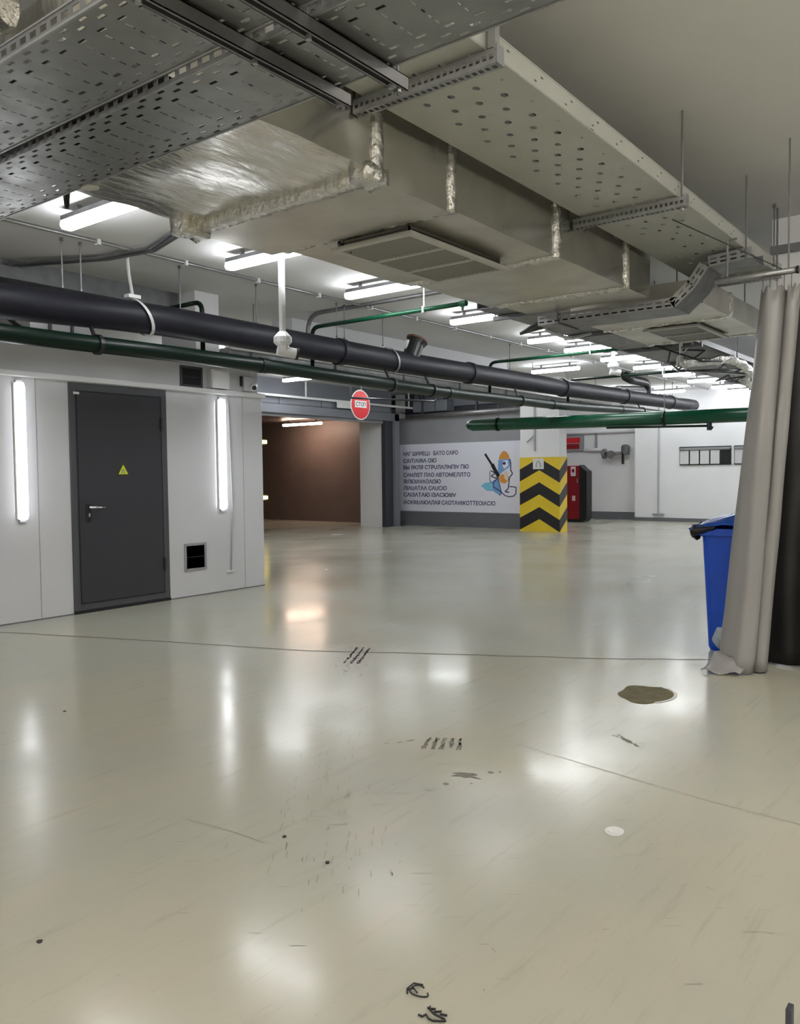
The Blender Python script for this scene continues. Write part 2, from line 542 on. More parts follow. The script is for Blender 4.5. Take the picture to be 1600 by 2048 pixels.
for k in range(5):
    tm = MB()
    for e in range(2):
        mark(tm, (3.52+0.02*k, 2.50-0.035*k+0.01*e), (3.36+0.02*k, 2.43-0.04*k+0.01*e), 5, 0.012, 0.1)
    tm.build('tyre_mark', M_mark2, floor)
tm = MB()
mark(tm, (3.30, 2.64), (3.44, 2.55), 7, 0.010, 0.2)
mark(tm, (4.14, 1.72), (4.02, 1.56), 8, 0.014, 0.1)
mark(tm, (4.12, 1.74), (4.04, 1.60), 8, 0.010, 0.2)
tm.build('tyre_mark', M_mark2, floor)
tm = MB()
for k in range(150):       # sweep of fine scuffs across the mid floor
    t = random.random()
    x, y = 4.0-2.0*t+random.gauss(0, .07), 3.5-1.6*t+random.gauss(0, .16)
    l = random.uniform(.02, .07)
    strip(tm, [(x, y), (x-l*0.8, y-l*0.62+random.uniform(-.006, .006))], random.uniform(.002, .0045))
for k in range(80):
    x, y = random.uniform(1.6, 4.2), random.uniform(0.5, 2.6)
    l = random.uniform(.02, .08)
    strip(tm, [(x, y), (x-l*0.55, y+l*0.75)], random.uniform(.0015, .003))
for k in range(40):
    x, y = random.uniform(1.7, 5.5), random.uniform(0.4, 5.0)
    l = random.uniform(.008, .03)
    a = random.uniform(0, PI)
    strip(tm, [(x, y), (x+l*math.cos(a), y+l*math.sin(a))], random.uniform(.002, .004))
tm.build('scuffs', M_scuff, floor)['kind'] = 'stuff'
for x, y in ((2.65, 4.57), (2.21, 2.27), (2.15, 1.99), (1.26, 2.35), (9.85, 3.96)):
    MB().disc((x, y, 0.0), 0.009, 0.009, 0.004, 8, 0.4).build('dirt_speck', M_mark, floor)

# ================================================================ DOOR
d = thing('door', 'dark grey steel door with warning triangle in the glossy white wall', 'door', (5.21, YW, 0))
fr = MB()
fr.box(gx0, gx0+0.085, YW-0.012, YW+0.10, 0.03, 2.36).box(gx1-0.085, gx1, YW-0.012, YW+0.10, 0.03, 2.36)
fr.box(gx0+0.085, gx1-0.085, YW-0.012, YW+0.10, 2.28, 2.36).box(gx0+0.085, gx1-0.085, YW-0.012, YW+0.10, 0.03, 0.10)
fr.build('door_frame', M_frame, d, bevel=0.003)
leaf = MB().box(gx0+0.075, gx1-0.075, YW-0.020, YW+0.04, 0.105, 2.275).build('door_leaf', M_darkgrey, d, bevel=0.004)
lg = MB()
for a in ((gx0+0.075, gx0+0.082, 0.105, 2.275), (gx1-0.082, gx1-0.075, 0.105, 2.275)):
    lg.box(a[0]-0.004, a[1]-0.002, YW-0.0215, YW-0.019, a[2], a[3])
lg.box(gx0+0.075, gx1-0.075, YW-0.0215, YW-0.019, 2.272, 2.28).box(gx0+0.075, gx1-0.075, YW-0.0215, YW-0.019, 0.098, 0.106)
lg.build('gasket', M_void, d)
MB().box(gx0, gx1, YW-0.02, YW+0.10, 0.0, 0.03).build('threshold', M_void, d)
hp = MB().box(4.775, 4.825, YW-0.034, YW-0.02, 0.945, 1.13).build('handle_plate', M_black, d, bevel=0.006)
MB().tube([(4.80, YW-0.03, 1.09), (4.80, YW-0.075, 1.09)] , 0.013).tube([(4.795, YW-0.075, 1.09), (4.86, YW-0.08, 1.088), (4.96, YW-0.07, 1.082)], [0.014, 0.012, 0.007]).build('handle', M_chrome, hp, smooth=True)['label'] = 'chrome lever handle'
MB().prism([(4.80+0.010*math.cos(t), YW-0.037, 1.01+0.022*math.sin(t)) for t in [2*PI*k/12 for k in range(12)]], (0, 0.004, 0)).build('lock_cylinder', M_chrome, hp)
for z in (1.98, 0.42):
    MB().tube([(gx1-0.08, YW-0.032, z-0.07), (gx1-0.08, YW-0.032, z+0.07)], 0.012).build('hinge', M_black, d)
MB().box(4.665, 4.73, YW-0.022, YW-0.019, 2.243, 2.268).build('number_plate', M_trimw, d)
def tri(mb, cx, cz, r, y0, th):
    mb.prism([(cx+r*math.cos(a), y0, cz+r*math.sin(a)) for a in (PI/2, PI/2+2*PI/3, PI/2+4*PI/3)], (0, th, 0))
sg = MB(); tri(sg, 5.22, 1.465, 0.092, YW-0.0235, 0.003); so = sg.build('warning_sign', M_signgrn, d)
sg = MB(); tri(sg, 5.22, 1.462, 0.066, YW-0.0255, 0.002); sg.build('sign_face', M_signyel, so)
sg = MB(); tri(sg, 5.22, 1.458, 0.028, YW-0.0275, 0.002); sg.build('sign_symbol', M_signgrn, so)
sg = MB(); tri(sg, 5.22, 1.456, 0.016, YW-0.0290, 0.0015); sg.build('sign_centre', M_white, so)

# ================================================================ WALL TUBE LIGHTS
def wall_tube(x, label, tilt=0.0):
    t = thing('wall_light', label, 'wall light', (x, YW, 1.65))
    MB().box(x-0.055, x+0.055, YW-0.025, YW, 1.0, 2.31).build('housing', M_trimw, t, bevel=0.006)
    mb = MB()
    prof = [(-0.05, 0.022), (-0.046, 0.05), (-0.03, 0.068), (0, 0.075), (0.03, 0.068), (0.046, 0.05), (0.05, 0.022)]
    zs = [(1.0, .72), (1.012, .86), (1.04, 1), (2.27, 1), (2.298, .86), (2.31, .72)]
    vs = [(x+a*s_, YW-b, z) for z, s_ in zs for a, b in prof]
    n = len(prof)
    fs = [(j*n+i, j*n+i+1, (j+1)*n+i+1, (j+1)*n+i) for j in range(len(zs)-1) for i in range(n-1)]
    fs += [tuple(range(n)), tuple((len(zs)-1)*n+i for i in range(n))]
    mb.add(vs, fs).build('diffuser', M_wtube, t, smooth=True)
    for z in (2.325, 0.985):
        MB().box(x-0.035, x+0.035, YW-0.03, YW, z-0.012, z+0.012).build('end_clip', M_greywall, t)
    return t
wall_tube(4.10, 'upright tube light on the glossy white wall left of the grey door')
wall_tube(6.58, 'upright tube light on the glossy white wall right of the grey door')
c = thing('cable', 'thin grey cable hanging down the white wall under the right upright light', 'cable', (6.72, YW, 0.26))
MB().tube([(6.70, YW-0.008, 2.36), (6.72, YW-0.012, 1.6), (6.73, YW-0.016, 1.0), (6.715, YW-0.012, 0.6), (6.70, YW-0.01, 0.25)], 0.008, 6).build('cable_run', M_cabw, c, smooth=True)
MB().disc((6.70, YW-0.012, 0.235), 0.06, 0.011, 0.015, 16).build('cable_stub', M_ceil, c)

# grilles in the wall
def wall_grille(name, label, x0, x1, z0, z1, y, fm, bars):
    t = thing(name, label, 'vent', ((x0+x1)/2, y, z0))
    w_ = 0.028
    MB().box(x0, x0+w_, y-0.012, y+0.01, z0, z1).box(x1-w_, x1, y-0.012, y+0.01, z0, z1).box(x0+w_, x1-w_, y-0.012, y+0.01, z1-w_, z1).box(x0+w_, x1-w_, y-0.012, y+0.01, z0, z0+w_).build('frame', fm, t, bevel=0.002)
    MB().box(x0+w_, x1-w_, y+0.0, y+0.004, z0+w_, z1-w_).build('recess_shade', M_void, t)  # black sheet standing in for the shade inside the vent
    for k in range(bars):
        z = z0+w_+(z1-z0-2*w_)*(k+1)/(bars+1)
        MB().box(x0+w_, x1-w_, y-0.004, y, z-0.002, z+0.002).build('blade', M_headd, t)
    return t
wall_grille('wall_vent', 'square dark vent low in the white wall right of the door', 6.01, 6.33, 0.30, 0.62, YW, M_greywall, 1)
wall_grille('wall_vent', 'black rectangular vent above the ledge over the door', 6.03, 6.35, 2.43, 2.67, YW+0.03, M_headd, 1)
jb = thing('junction_box', 'pale grey junction box on the upper wall beside the black vent', 'electrical box', (6.57, YW, 2.43))
MB().box(6.44, 6.70, YW-0.05, YW+0.03, 2.44, 2.66).build('box_body', M_white, jb, bevel=0.006)
MB().box(6.46, 6.68, YW-0.056, YW-0.05, 2.46, 2.64).build('box_lid', M_ceil, jb, bevel=0.003)
MB().tube([(6.42, YW-0.01, 2.66), (6.42, YW-0.02, 2.46), (6.47, YW-0.03, 2.43)], 0.008, 6).build('lead', M_cabw, jb)
cm = thing('wall_camera', 'small white camera at the top corner of the utility room', 'camera', (7.05, YW, 2.46))
MB().box(6.96, 7.14, YW-0.015, YW+0.03, 2.44, 2.62).build('mount_plate', M_upper, cm, bevel=0.004)
MB().tube([(7.12, YW-0.03, 2.52), (6.98, YW-0.17, 2.47)], 0.036, 14).build('camera_body', M_trimw, cm, smooth=False)
MB().tube([(6.98, YW-0.17, 2.47), (6.975, YW-0.178, 2.468)], 0.028, 14).build('lens', M_black, cm)
MB().box(6.93, 6.945, YW-0.01, YW+0.03, 2.5, 2.62).build('bracket', M_black, cm)

# ================================================================ CEILING TUBE LIGHTS
def tube_fixture(x, y0, y1, label, zt=ZC, m=None, group=None):
    yc = (y0+y1)/2
    t = thing('tube_light', label, 'ceiling light', (x, yc, zt), group)
    MB().box(x-0.062, x+0.062, y0+0.02, y1-0.02, zt-0.10, zt-0.06).build('housing', M_galvd, t, bevel=0.004)
    prof = [(-0.058, 0.10), (-0.066, 0.135), (-0.045, 0.16), (0.045, 0.16), (0.066, 0.135), (0.058, 0.10)]
    n = len(prof)
    ys = [(y0, .8), (y0+0.02, 1), (y1-0.02, 1), (y1, .8)]
    vs = [(x+a*s_, y, zt-b) for y, s_ in ys for a, b in prof]
    fs = [(j*n+i, j*n+i+1, (j+1)*n+i+1, (j+1)*n+i) for j in range(3) for i in range(n-1)]
    fs += [tuple(range(n)), tuple(3*n+i for i in range(n))]+[(j*n, (j+1)*n, (j+1)*n+n-1, j*n+n-1) for j in range(3)]
    MB().add(vs, fs).build('diffuser', m or M_tube, t)
    for y in (y0+0.2, y1-0.2):
        MB().box(x-0.02, x+0.02, y-0.012, y+0.012, zt-0.06, zt).build('hanger_clip', M_galvd, t)
    return t
row = [3.85, 5.6, 7.4, 9.6, 11.8, 13.1, 14.6, 16.2, 17.9, 19.5, 21.3, 22.6]
ordn = ['nearest tube light of the ceiling row, left of the foil duct', 'second tube light of the ceiling row from the camera, beside the white pole',
        'third tube light of the ceiling row, left of the duct grille', 'fourth tube light of the ceiling row, past the end of the bright green pipe',
        'fifth tube light of the ceiling row, below the dipping cable tray', 'sixth tube light of the ceiling row, just before the white pole camera',
        'seventh tube light of the ceiling row, right behind the white pole camera', 'eighth tube light of the ceiling row, in the far half of the hall',
        'ninth tube light of the ceiling row, above the far end of the black pipe', 'tenth tube light of the ceiling row near the far wall',
        'eleventh tube light of the ceiling row, short of the curtain edge', 'farthest tube light of the ceiling row, tight to the curtain edge']
first = None
for x, lb in zip(row, ordn):
    if first is None:
        first = tube_fixture(x, 5.36, 6.40, lb, group='tube lights in the ceiling row')
    else:
        copy_tree(first, (x, 5.88, ZC), label=lb)
copy_tree(first, (21.6, 7.7, ZC), label='far tube light left of the ceiling row over the black pipe end')
copy_tree(first, (15.4, 7.75, ZC), label='tube light behind the black pipe left of the ceiling row')
for i, (x, y) in enumerate(((-3.6, 5.88), (-0.6, 5.88), (14.5, 2.6), (16.5, 2.6), (18.5, 2.6), (20.5, 2.6), (22.3, 2.6), (9.0, 11.0), (10.8, 11.0), (12.6, 11.0), (14.4, 11.0), (16.2, 11.0), (20.6, 11.0), (20.6, 8.9), (10, 12.6), (13, 12.6))):  # tubes hidden from view among these add extra light to the far hall
    if y > 8:
        o = copy_tree(first, (x, y, ZC), label='tube light beyond the pipes, %s' % {(9.0, 11.0): 'just right of the utility room corner', (10.8, 11.0): 'above the garage lintel, left part', (12.6, 11.0): 'above the garage lintel, mid part',
                      (14.4, 11.0): 'left of the round red sign', (16.2, 11.0): 'right of the round red sign', (20.6, 11.0): 'behind the banner wall', (20.6, 8.9): 'behind the chevron pillar', (10, 12.6): 'close over the garage lintel, left one', (13, 12.6): 'close over the garage lintel, right one'}[(x, y)])
        o['group'] = 'tube lights beyond the pipes'
        continue
    o = copy_tree(first, (x, y, ZC), label='ceiling tube light in the rows out of sight of the camera')
    o['group'] = 'tube lights out of sight'
for x in (5.0, 7.8, 10.7, 13.6, 16.5, 19.3, 22.4):
    for y in (-9.0, -13.5):
        o = copy_tree(first, (x, y, ZC), label='ceiling tube light in the rows out of sight of the camera')
        o['group'] = 'tube lights out of sight'
nf = None
for x in (-4.0, -2.0, 0.0, 2.0, 4.0):  # unseen tubes, brighter than the row, added to light the near floor and ceiling
    for y in (-3.0, -1.0, 1.4, 3.6):
        if x > -1 and y > 0:
            continue
        if nf is None:
            nf = tube_fixture(x, y-0.52, y+0.52, 'unseen bright ceiling tube light behind or above the camera', m=M_ntube, group='unseen bright tube lights behind the camera')
        else:
            copy_tree(nf, (x, y, ZC))
for x, y in ((5.8, -1.2), (5.8, -3.0)):  # two more unseen tubes added to brighten the ceiling at right
    copy_tree(nf, (x, y, ZC))

# ================================================================ CONDUITS ON THE CEILING
c = thing('ceiling_conduit', 'long grey conduit running along the ceiling beside the tube lights', 'conduit', (3, 6.78, ZC))
MB().tube([(-3, 6.95, ZC-0.02), (22.9, 6.95, ZC-0.02)], 0.016, 8).build('conduit_run', M_galv, c, smooth=True)
for k in range(26):
    x = -2.5+k*1.0
    MB().box(x-0.015, x+0.015, 6.92, 6.98, ZC-0.05, ZC).build('clip', M_trimw, c)
c = thing('cable_conduit', 'bundle of grey conduits crossing the ceiling towards the foil duct', 'conduit', (4.9, 6.6, ZC))
for k, (a, b) in enumerate(((0, 0), (0.05, 0.012), (0.10, 0.0))):
    MB().tube([(4.55+a, 3.9, ZC-0.02), (4.75+a, 6.2, ZC-0.02), (4.85+a, 6.7, ZC-0.05-b), (4.80+a, 7.4, ZC-0.03), (4.3+a, 8.2, ZC-0.06)], 0.016, 8).build('conduit_run', M_galvd if k == 1 else M_galv, c, smooth=True)
c = thing('bent_conduit', 'thin grey conduit bending down from the ceiling behind the black pipe', 'conduit', (8.3, 7.6, ZC))
MB().tube([(8.3, 5.0, ZC-0.02)]+arc((8.3, 5, ZC-0.02), (8.3, 7.9, ZC-0.02), (8.3, 7.9, 3.0), 0.25)+[(8.3, 7.9, 3.02)], 0.03, 8).build('conduit_run', M_galvd, c, smooth=True)

# ================================================================ BLACK PIPE
YP = 7.15
def interp(P, x):
    for (a, za), (b, zb_) in zip(P, P[1:]):
        if x <= b:
            t = max(0.0, (x-a)/(b-a))
            t = t*t*(3-2*t)
            return za+(zb_-za)*t
    return P[-1][1]
def zb(x):
    return interp([(2.5, 2.91), (5.6, 3.005), (9.5, 2.985), (13.5, 3.01), (23, 3.13)], x)
bp = thing('black_pipe', 'thick black insulated pipe hung below the ceiling across the hall', 'pipe', (10, YP, 3.02))
MB().tube([(x, YP, zb(x)) for x in [-5.9, 0, 2.5]+[3+0.6*k for k in range(33)]], 0.155, 28).build('pipe_run', M_pipe, bp, smooth=True)
for x in (2.2, 8.1, 11.2, 14.5, 17.5, 20.4):
    MB().tube([(x-0.05, YP, zb(x)), (x+0.05, YP, zb(x))], 0.172, 28).build('joint_band', M_pipe, bp, smooth=False)
def collar(x, slant):
    mb = MB()
    n = 24
    for k in range(n):
        t0, t1 = 2*PI*k/n, 2*PI*(k+1)/n
        def pt(t, e, r):
            return (x+e+slant*math.sin(t), YP+r*math.cos(t), zb(x)+r*math.sin(t))
        mb.quad(pt(t0, -.018, .172), pt(t1, -.018, .172), pt(t1, .018, .172), pt(t0, .018, .172))
    return mb
cl = collar(5.08, -0.10).build('strap', M_trimw, bp, solid=0.004)
cl['label'] = 'white strap round the pipe'
MB().tube([(5.0, YP, 3.2), (4.98, YP+0.02, 3.4), (4.96, YP+0.02, ZC)], 0.016, 8).box(4.93, 5.07, YP-0.04, YP+0.04, 3.175, 3.21).build('strap_hanger', M_trimw, bp)
collar(9.15, -0.06).build('strap', M_galv, bp, solid=0.004)
# stub branches on top
st = MB().tube([(9.62, YP, zb(9.6)+0.05), (9.72, YP-0.02, zb(9.6)+0.28), (9.76, YP-0.03, zb(9.6)+0.34)], [0.12, 0.13, 0.15], 20).build('stub_branch', M_black, bp, smooth=False)
MB().tube([(9.76, YP-0.03, zb(9.6)+0.338), (9.77, YP-0.033, zb(9.6)+0.362)], [0.16, 0.165], 20).build('stub_rim', M_copper, st)
MB().tube([(9.58, YP+0.02, zb(9.6)+0.12), (9.60, YP+0.02, zb(9.6)+0.34)], 0.03, 8).build('foil_tag', M_trimw, st)
MB().tube([(18.9, YP, zb(19)+0.05)]+arc((18.9, YP, 3.1), (18.9, YP, 3.46), (17.4, YP, 3.46), 0.25)+[(17.9, YP, 3.46), (17.6, YP, 3.5)], 0.10, 16).build('elbow_branch', M_black, bp, smooth=True)
MB().tube([(17.2, YP, zb(17)+0.12), (18.6, YP+0.05, zb(18)+0.18)], [0.10, 0.14], 10).jit(0.04, 6).build('lagging', M_galvd, bp)

# ceiling rods carrying the pipes
def rod(x, y, z0, z1, label, nut=True, r=0.007, m=None):
    t = thing('threaded_rod', label, 'rod', (x, y, z1), 'threaded rods hanging from the ceiling')
    MB().tube([(x, y, z0), (x, y, z1)], r, 6).build('rod_shaft', m or M_galvd, t)
    if nut:
        MB().tube([(x, y, z1-0.03), (x, y, z1)], r*2.2, 6).build('ceiling_nut', M_galvd, t)
        MB().tube([(x, y, z0), (x, y, z0+0.02)], r*2.0, 6).build('nut', M_galvd, t)
    return t
for x, z, lb in ((4.25, 3.15, 'thin dark rod from ceiling to black pipe, left of all the rods'), (4.44, 3.15, 'thin dark rod from ceiling to black pipe, beside the leftmost one'),
                 (5.58, 3.15, 'thin dark rod right of the white strap on the black pipe'), (6.66, 3.16, 'thin dark rod between strap and white pole camera'),
                 (8.05, 3.17, 'thin dark rod right of the white pole, first of a close pair'), (8.2, 3.17, 'thin dark rod right of the white pole, second of a close pair'),
                 (9.0, 3.17, 'thin dark rod left of the black stub branch'), (12.5, 3.18, 'thin dark rod above the black pipe at mid hall'), (20.6, 3.22, 'thin rod at the far end of the black pipe')):
    rod(x, YP+0.0, z, ZC, lb)

# ================================================================ GREEN SPRINKLER MAIN
YG = 7.0
def zg(x):
    return interp([(3, 2.635), (6, 2.655), (10.5, 2.615), (13, 2.635), (19, 2.76)], x)
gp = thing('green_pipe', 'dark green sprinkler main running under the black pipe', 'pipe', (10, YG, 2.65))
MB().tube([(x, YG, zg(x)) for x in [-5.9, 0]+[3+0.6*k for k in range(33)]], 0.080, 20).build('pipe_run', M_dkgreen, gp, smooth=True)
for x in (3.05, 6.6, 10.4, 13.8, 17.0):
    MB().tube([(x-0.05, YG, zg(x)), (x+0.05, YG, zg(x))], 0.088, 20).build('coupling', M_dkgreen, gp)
def branch(x, yend, label, fit=True, z=3.2, up=True, yb=YG+0.30):
    t = thing('sprinkler_branch', label, 'pipe', (x, YG, 2.7))
    y0 = YG+0.12
    # riser passes behind the black pipe and turns towards the camera side
    yr = YP+0.22
    path = [(x, YG+0.05, zg(x)+0.05)]+arc((x, YG+0.05, zg(x)+0.05), (x, yr, zg(x)+0.06), (x, yr, z-0.2), 0.06)+arc((x, yr, z-0.2), (x, yr, z+0.03), (x, yr-0.5 if yend < yr else yr+0.5, z+0.03), 0.12)
    e = path[-1]
    MB().tube(path, 0.027, 12).build('riser', M_dkgreen, t, smooth=True)  # darker green puts the shade behind the black pipe into the riser's colour
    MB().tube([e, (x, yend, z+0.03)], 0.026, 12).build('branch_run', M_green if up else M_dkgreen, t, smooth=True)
    MB().tube([(x, yend-0.03, z+0.03), (x, yend+0.05, z+0.03)], 0.034, 12).build('end_cap', M_green, t)
    if fit:
        MB().tube([(x, yend+0.02, z+0.03), (x, yend+0.02, z-0.045)], [0.02, 0.012], 10).build('sprinkler_head', M_green, t)
    ym = yend+0.55
    if yend < YP:
        MB().tube([(x, ym, z+0.05), (x, ym, ZC)], 0.010, 6).box(x-0.03, x+0.03, ym-0.012, ym+0.012, z-0.005, z+0.065).build('hanger', M_trimw, t)
    return t
branch(7.82, 5.05, 'bright green sprinkler branch rising over the black pipe to the duct edge', z=3.26)
branch(12.2, 4.98, 'green sprinkler branch at mid hall above the small camera', z=3.25)
branch(15.2, 4.9, 'dark sprinkler branch farthest along the black pipe', up=False)
branch(6.05, 8.15, 'dark bent sprinkler branch behind the black pipe near the utility room', fit=False, up=False, z=3.31)
# droppers between the two pipes
for i, (x, lb) in enumerate(((4.5, 'dark link bracket between pipes left of the white strap'), (9.0, 'dark link bracket between pipes below the metal strap'), (9.95, 'dark link bracket between pipes just right of the stub branch'),
                             (12.6, 'dark link bracket between pipes at mid hall'), (18.2, 'dark link bracket between pipes at the far end'))):
    t = thing('pipe_hanger', lb, 'bracket', (x, YG, 2.7), 'brackets between the black and green pipes')
    MB().tube([(x, YG+0.03, zg(x)+0.05), (x, YP-0.03, zb(x)-0.13)], 0.018, 8).build('link', M_black, t)
    MB().tube([(x-0.02, YG, zg(x)), (x+0.02, YG, zg(x))], 0.096, 16).build('clamp', M_black, t)

# big green cross pipe at far right
t = thing('green_cross_pipe', 'large green pipe with rounded cap crossing before the far wall', 'pipe', (14.4, 6, 2.3))
zc_ = 2.36
x1c, x2c = 14.1, 15.6
MB().tube([(x1c-0.02, 9.06, zc_-0.005), (x1c-0.01, 9.02, zc_), (x1c, 8.92, zc_), (x1c+0.6, 6.4, zc_), (x2c, 1.65, zc_+0.02)], [0.03, 0.08, 0.115, 0.125, 0.125], 24).build('pipe_run', M_green, t, smooth=True)
MB().tube([(14.6, 6.3, zc_-0.14), (14.95, 5.0, zc_-0.155), (15.05, 4.6, zc_-0.16), (15.06, 4.5, zc_-0.20)], 0.022, 8).build('drain_line', M_dkgreen, t, smooth=True)
MB().tube([(15.05, 4.56, zc_-0.1), (15.05, 4.56, zc_-0.24)], 0.045, 10).build('drain_valve', M_black, t)
for y in (8.4, 5.3):
    xx = x1c+(8.92-y)/7.27*1.5
    MB().tube([(xx, y, zc_+0.1), (xx, y, ZC)], 0.009, 6).build('hanger', M_galvd, t)
    MB().tube([(xx, y-0.02, zc_), (xx, y+0.02, zc_)], 0.133, 20).build('clamp', M_dkgreen, t)

# pale trunking lit from above behind the pipes
t = thing('cable_trunking', 'long pale cable trunking seen between the black and green pipes', 'trunking', (10, 8.0, 2.9))
MB().box(6.85, 18.4, 7.86, 8.14, 2.86, 2.98).build('trunk_body', M_galv, t, bevel=0.006)
MB().box(6.85, 18.4, 7.82, 7.86, 2.955, 2.99).box(6.85, 18.4, 8.14, 8.18, 2.955, 2.99).build('trunk_lip', M_trimw, t)
for k in range(8):
    x = 7.4+k*1.5
    MB().tube([(x, 8.0, 2.98), (x, 8.0, 3.03 if 8.4 < x < 14.4 else ZC)], 0.008, 6).build('hanger_rod', M_galvd, t)
for k in range(7):
    x = 7.2+k*1.6
    MB().box(x, x+0.03, 7.845, 8.155, 2.85, 2.99).build('joint_cover', M_galvd, t)
# white light strip trunk on garage header
t = thing('white_trunking', 'thin white trunking running above the garage gate header', 'trunking', (15, 13.5, 3.2))
MB().box(12.2, 20.6, 13.40, 13.46, 3.16, 3.21).build('trunk_body', M_trimw, t)
for x in (12.4, 14, 16, 18, 20):
    MB().box(x, x+0.03, 13.42, 13.45, 3.2, ZC).build('hanger', M_trimw, t)
MB().box(15.05, 15.75, 13.34, 13.40, 3.02, 3.20).build('driver_box', M_trimw, t)

# wires lying over the utility room roof
t = thing('wire_bundle', 'tangle of thin dark wires on the utility room roof below the black pipe', 'cable', (5.6, 7.95, 2.72))
for k in range(9):
    x = 4.95+random.uniform(-.05, .25)
    pts = []
    y = 7.78+random.uniform(0, 0.4)
    for j in range(9):
        pts.append((x, y, 2.73+abs(random.gauss(0.05, 0.06))))
        x += random.uniform(0.08, 0.19)
        y = min(8.15, max(7.78, y+random.uniform(-.12, .12)))
    pts[0] = (*pts[0][:2], 2.71)
    pts[-1] = (*pts[-1][:2], 2.71)
    MB().tube(pts, random.choice((0.005, 0.008)), 5).build('wire', random.choice((M_cable, M_cable, M_cabw)), t, smooth=True)
MB().box(5.25, 6.3, 8.32, 8.36, 2.70, 2.80).build('tray_side', M_galv, t)
# angle frame at far left
t = thing('angle_frame', 'dark steel angle brackets between pipes at the left edge', 'bracket', (3.7, 7.9, 2.7))
MB().tube([(3.0, 7.85, 2.80), (4.0, 7.85, 2.99)], 0.018, 4).tube([(4.0, 7.85, 2.99), (4.45, 7.85, 2.72)], 0.022, 4).build('brace', M_black, t)
MB().box(2.6, 4.6, 7.9, 8.1, 2.70, 2.78).build('frame_rail', M_galv, t)
MB().box(4.5, 5.2, 8.2, 8.5, 2.70, 3.1).build('box_body', M_upper, t)
MB().box(4.7, 4.73, 8.18, 8.2, 2.7, 3.1).box(4.95, 4.98, 8.18, 8.2, 2.7, 3.1).build('box_seam', M_headd, t)

# ================================================================ POLE CAMERAS
def pole_cam(x, y, zb_, label, lookdir, s=1.0):
    t = thing('pole_camera', label, 'security camera', (x, y, ZC))
    MB().tube([(x, y, zb_+0.10), (x, y, ZC)], 0.027*s, 16).build('pole', M_trimw, t, smooth=True)
    MB().tube([(x, y, ZC-0.012), (x, y, ZC)], 0.06*s, 16).build('ceiling_flange', M_trimw, t)
    MB().tube([(x, y, zb_+0.16), (x, y, zb_+0.11), (x, y, zb_+0.06), (x, y, zb_+0.03)], [0.035*s, 0.075*s, 0.075*s, 0.05*s], 18).build('junction_cup', M_trimw, t)
    dx, dy = lookdir
    MB().tube([(x, y, zb_+0.05), (x+dx*0.02, y+dy*0.02, zb_-0.01), (x+dx*0.03, y+dy*0.03, zb_-0.03)], [0.045*s, 0.045*s, 0.04*s], 14).build('swivel', M_trimw, t)
    b = MB().tube([(x-dx*0.05, y-dy*0.05, zb_-0.01), (x+dx*0.13, y+dy*0.13, zb_-0.04)], 0.043*s, 18).build('camera_body', M_trimw, t)
    MB().tube([(x+dx*0.125, y+dy*0.125, zb_-0.039), (x+dx*0.15, y+dy*0.15, zb_-0.043)], [0.048*s, 0.05*s], 18).build('lens_hood', M_black, b)
    return t
pole_cam(5.62, 5.68, 2.60, 'white camera on a long pole in front of the black pipe', (0.85, -0.5), 1.15)
pole_cam(13.3, 5.62, 3.10, 'small white camera on a short pole among the far tube lights', (0.55, -0.83), 1.25)

# ================================================================ FOIL DUCT
ZD = 2.80
du = thing('air_duct', 'big foil wrapped air duct hanging under the ceiling left of the perforated tray', 'duct', (4, 3, ZD))
def dsec(x0, x1, y0, y1, z0, z1, m, amp, scl, seed, step=0.05):
    o = grid_box(x0, x1, y0, y1, z0, z1, step, amp, scl, seed).build('duct_section', m, du, smooth='weld')
    o.data.materials.append(M_foilside)
    for p in o.data.polygons:
        p.use_smooth = True
        if abs(p.normal.y) > 0.7: p.material_index = 1
    e = o.modifiers.new('es', 'EDGE_SPLIT'); e.split_angle = math.radians(50)
    return o
dsec(1.74, 3.06, 2.47, 3.80, ZD+0.022, 3.22, M_foil, 0.020, 3.0, 1, 0.045)
dsec(3.10, 3.70, 2.47, 3.82, ZD-0.02, 3.22, M_foilflat, 0.007, 3.0, 2)
dsec(3.72, 4.94, 2.48, 3.72, ZD, 3.22, M_foilflat, 0.008, 2.5, 3)
dsec(4.96, 6.08, 2.47, 3.66, ZD, 3.22, M_foilflat, 0.008, 2.5, 4)
dsec(6.10, 6.52, 2.45, 3.55, ZD-0.01, 3.22, M_foilflat, 0.006, 3, 5)
def band(x0, x1, y0, y1, z0, z1, seed, amp=0.009):
    mb = grid_box(x0, x1, y0, y1, z0, z1, 0.03, amp, 14, seed)
    o = mb.build('foil_tape', M_foilcr, du, smooth='weld')
    for p in o.data.polygons:
        p.use_smooth = True
band(3.05, 3.12, 2.46, 3.83, ZD-0.022, 3.225, 1, 0.005)
band(3.685, 3.745, 2.46, 3.74, ZD-0.012, 3.225, 2)
band(4.91, 4.985, 2.462, 3.69, ZD-0.012, 3.225, 3)
band(6.05, 6.13, 2.455, 3.60, ZD-0.012, 3.225, 4)
band(3.0, 3.16, 2.46, 2.58, ZD-0.03, ZD+0.05, 5, 0.014)
band(2.96, 3.14, 3.74, 3.86, ZD-0.05, ZD+0.08, 6, 0.018)
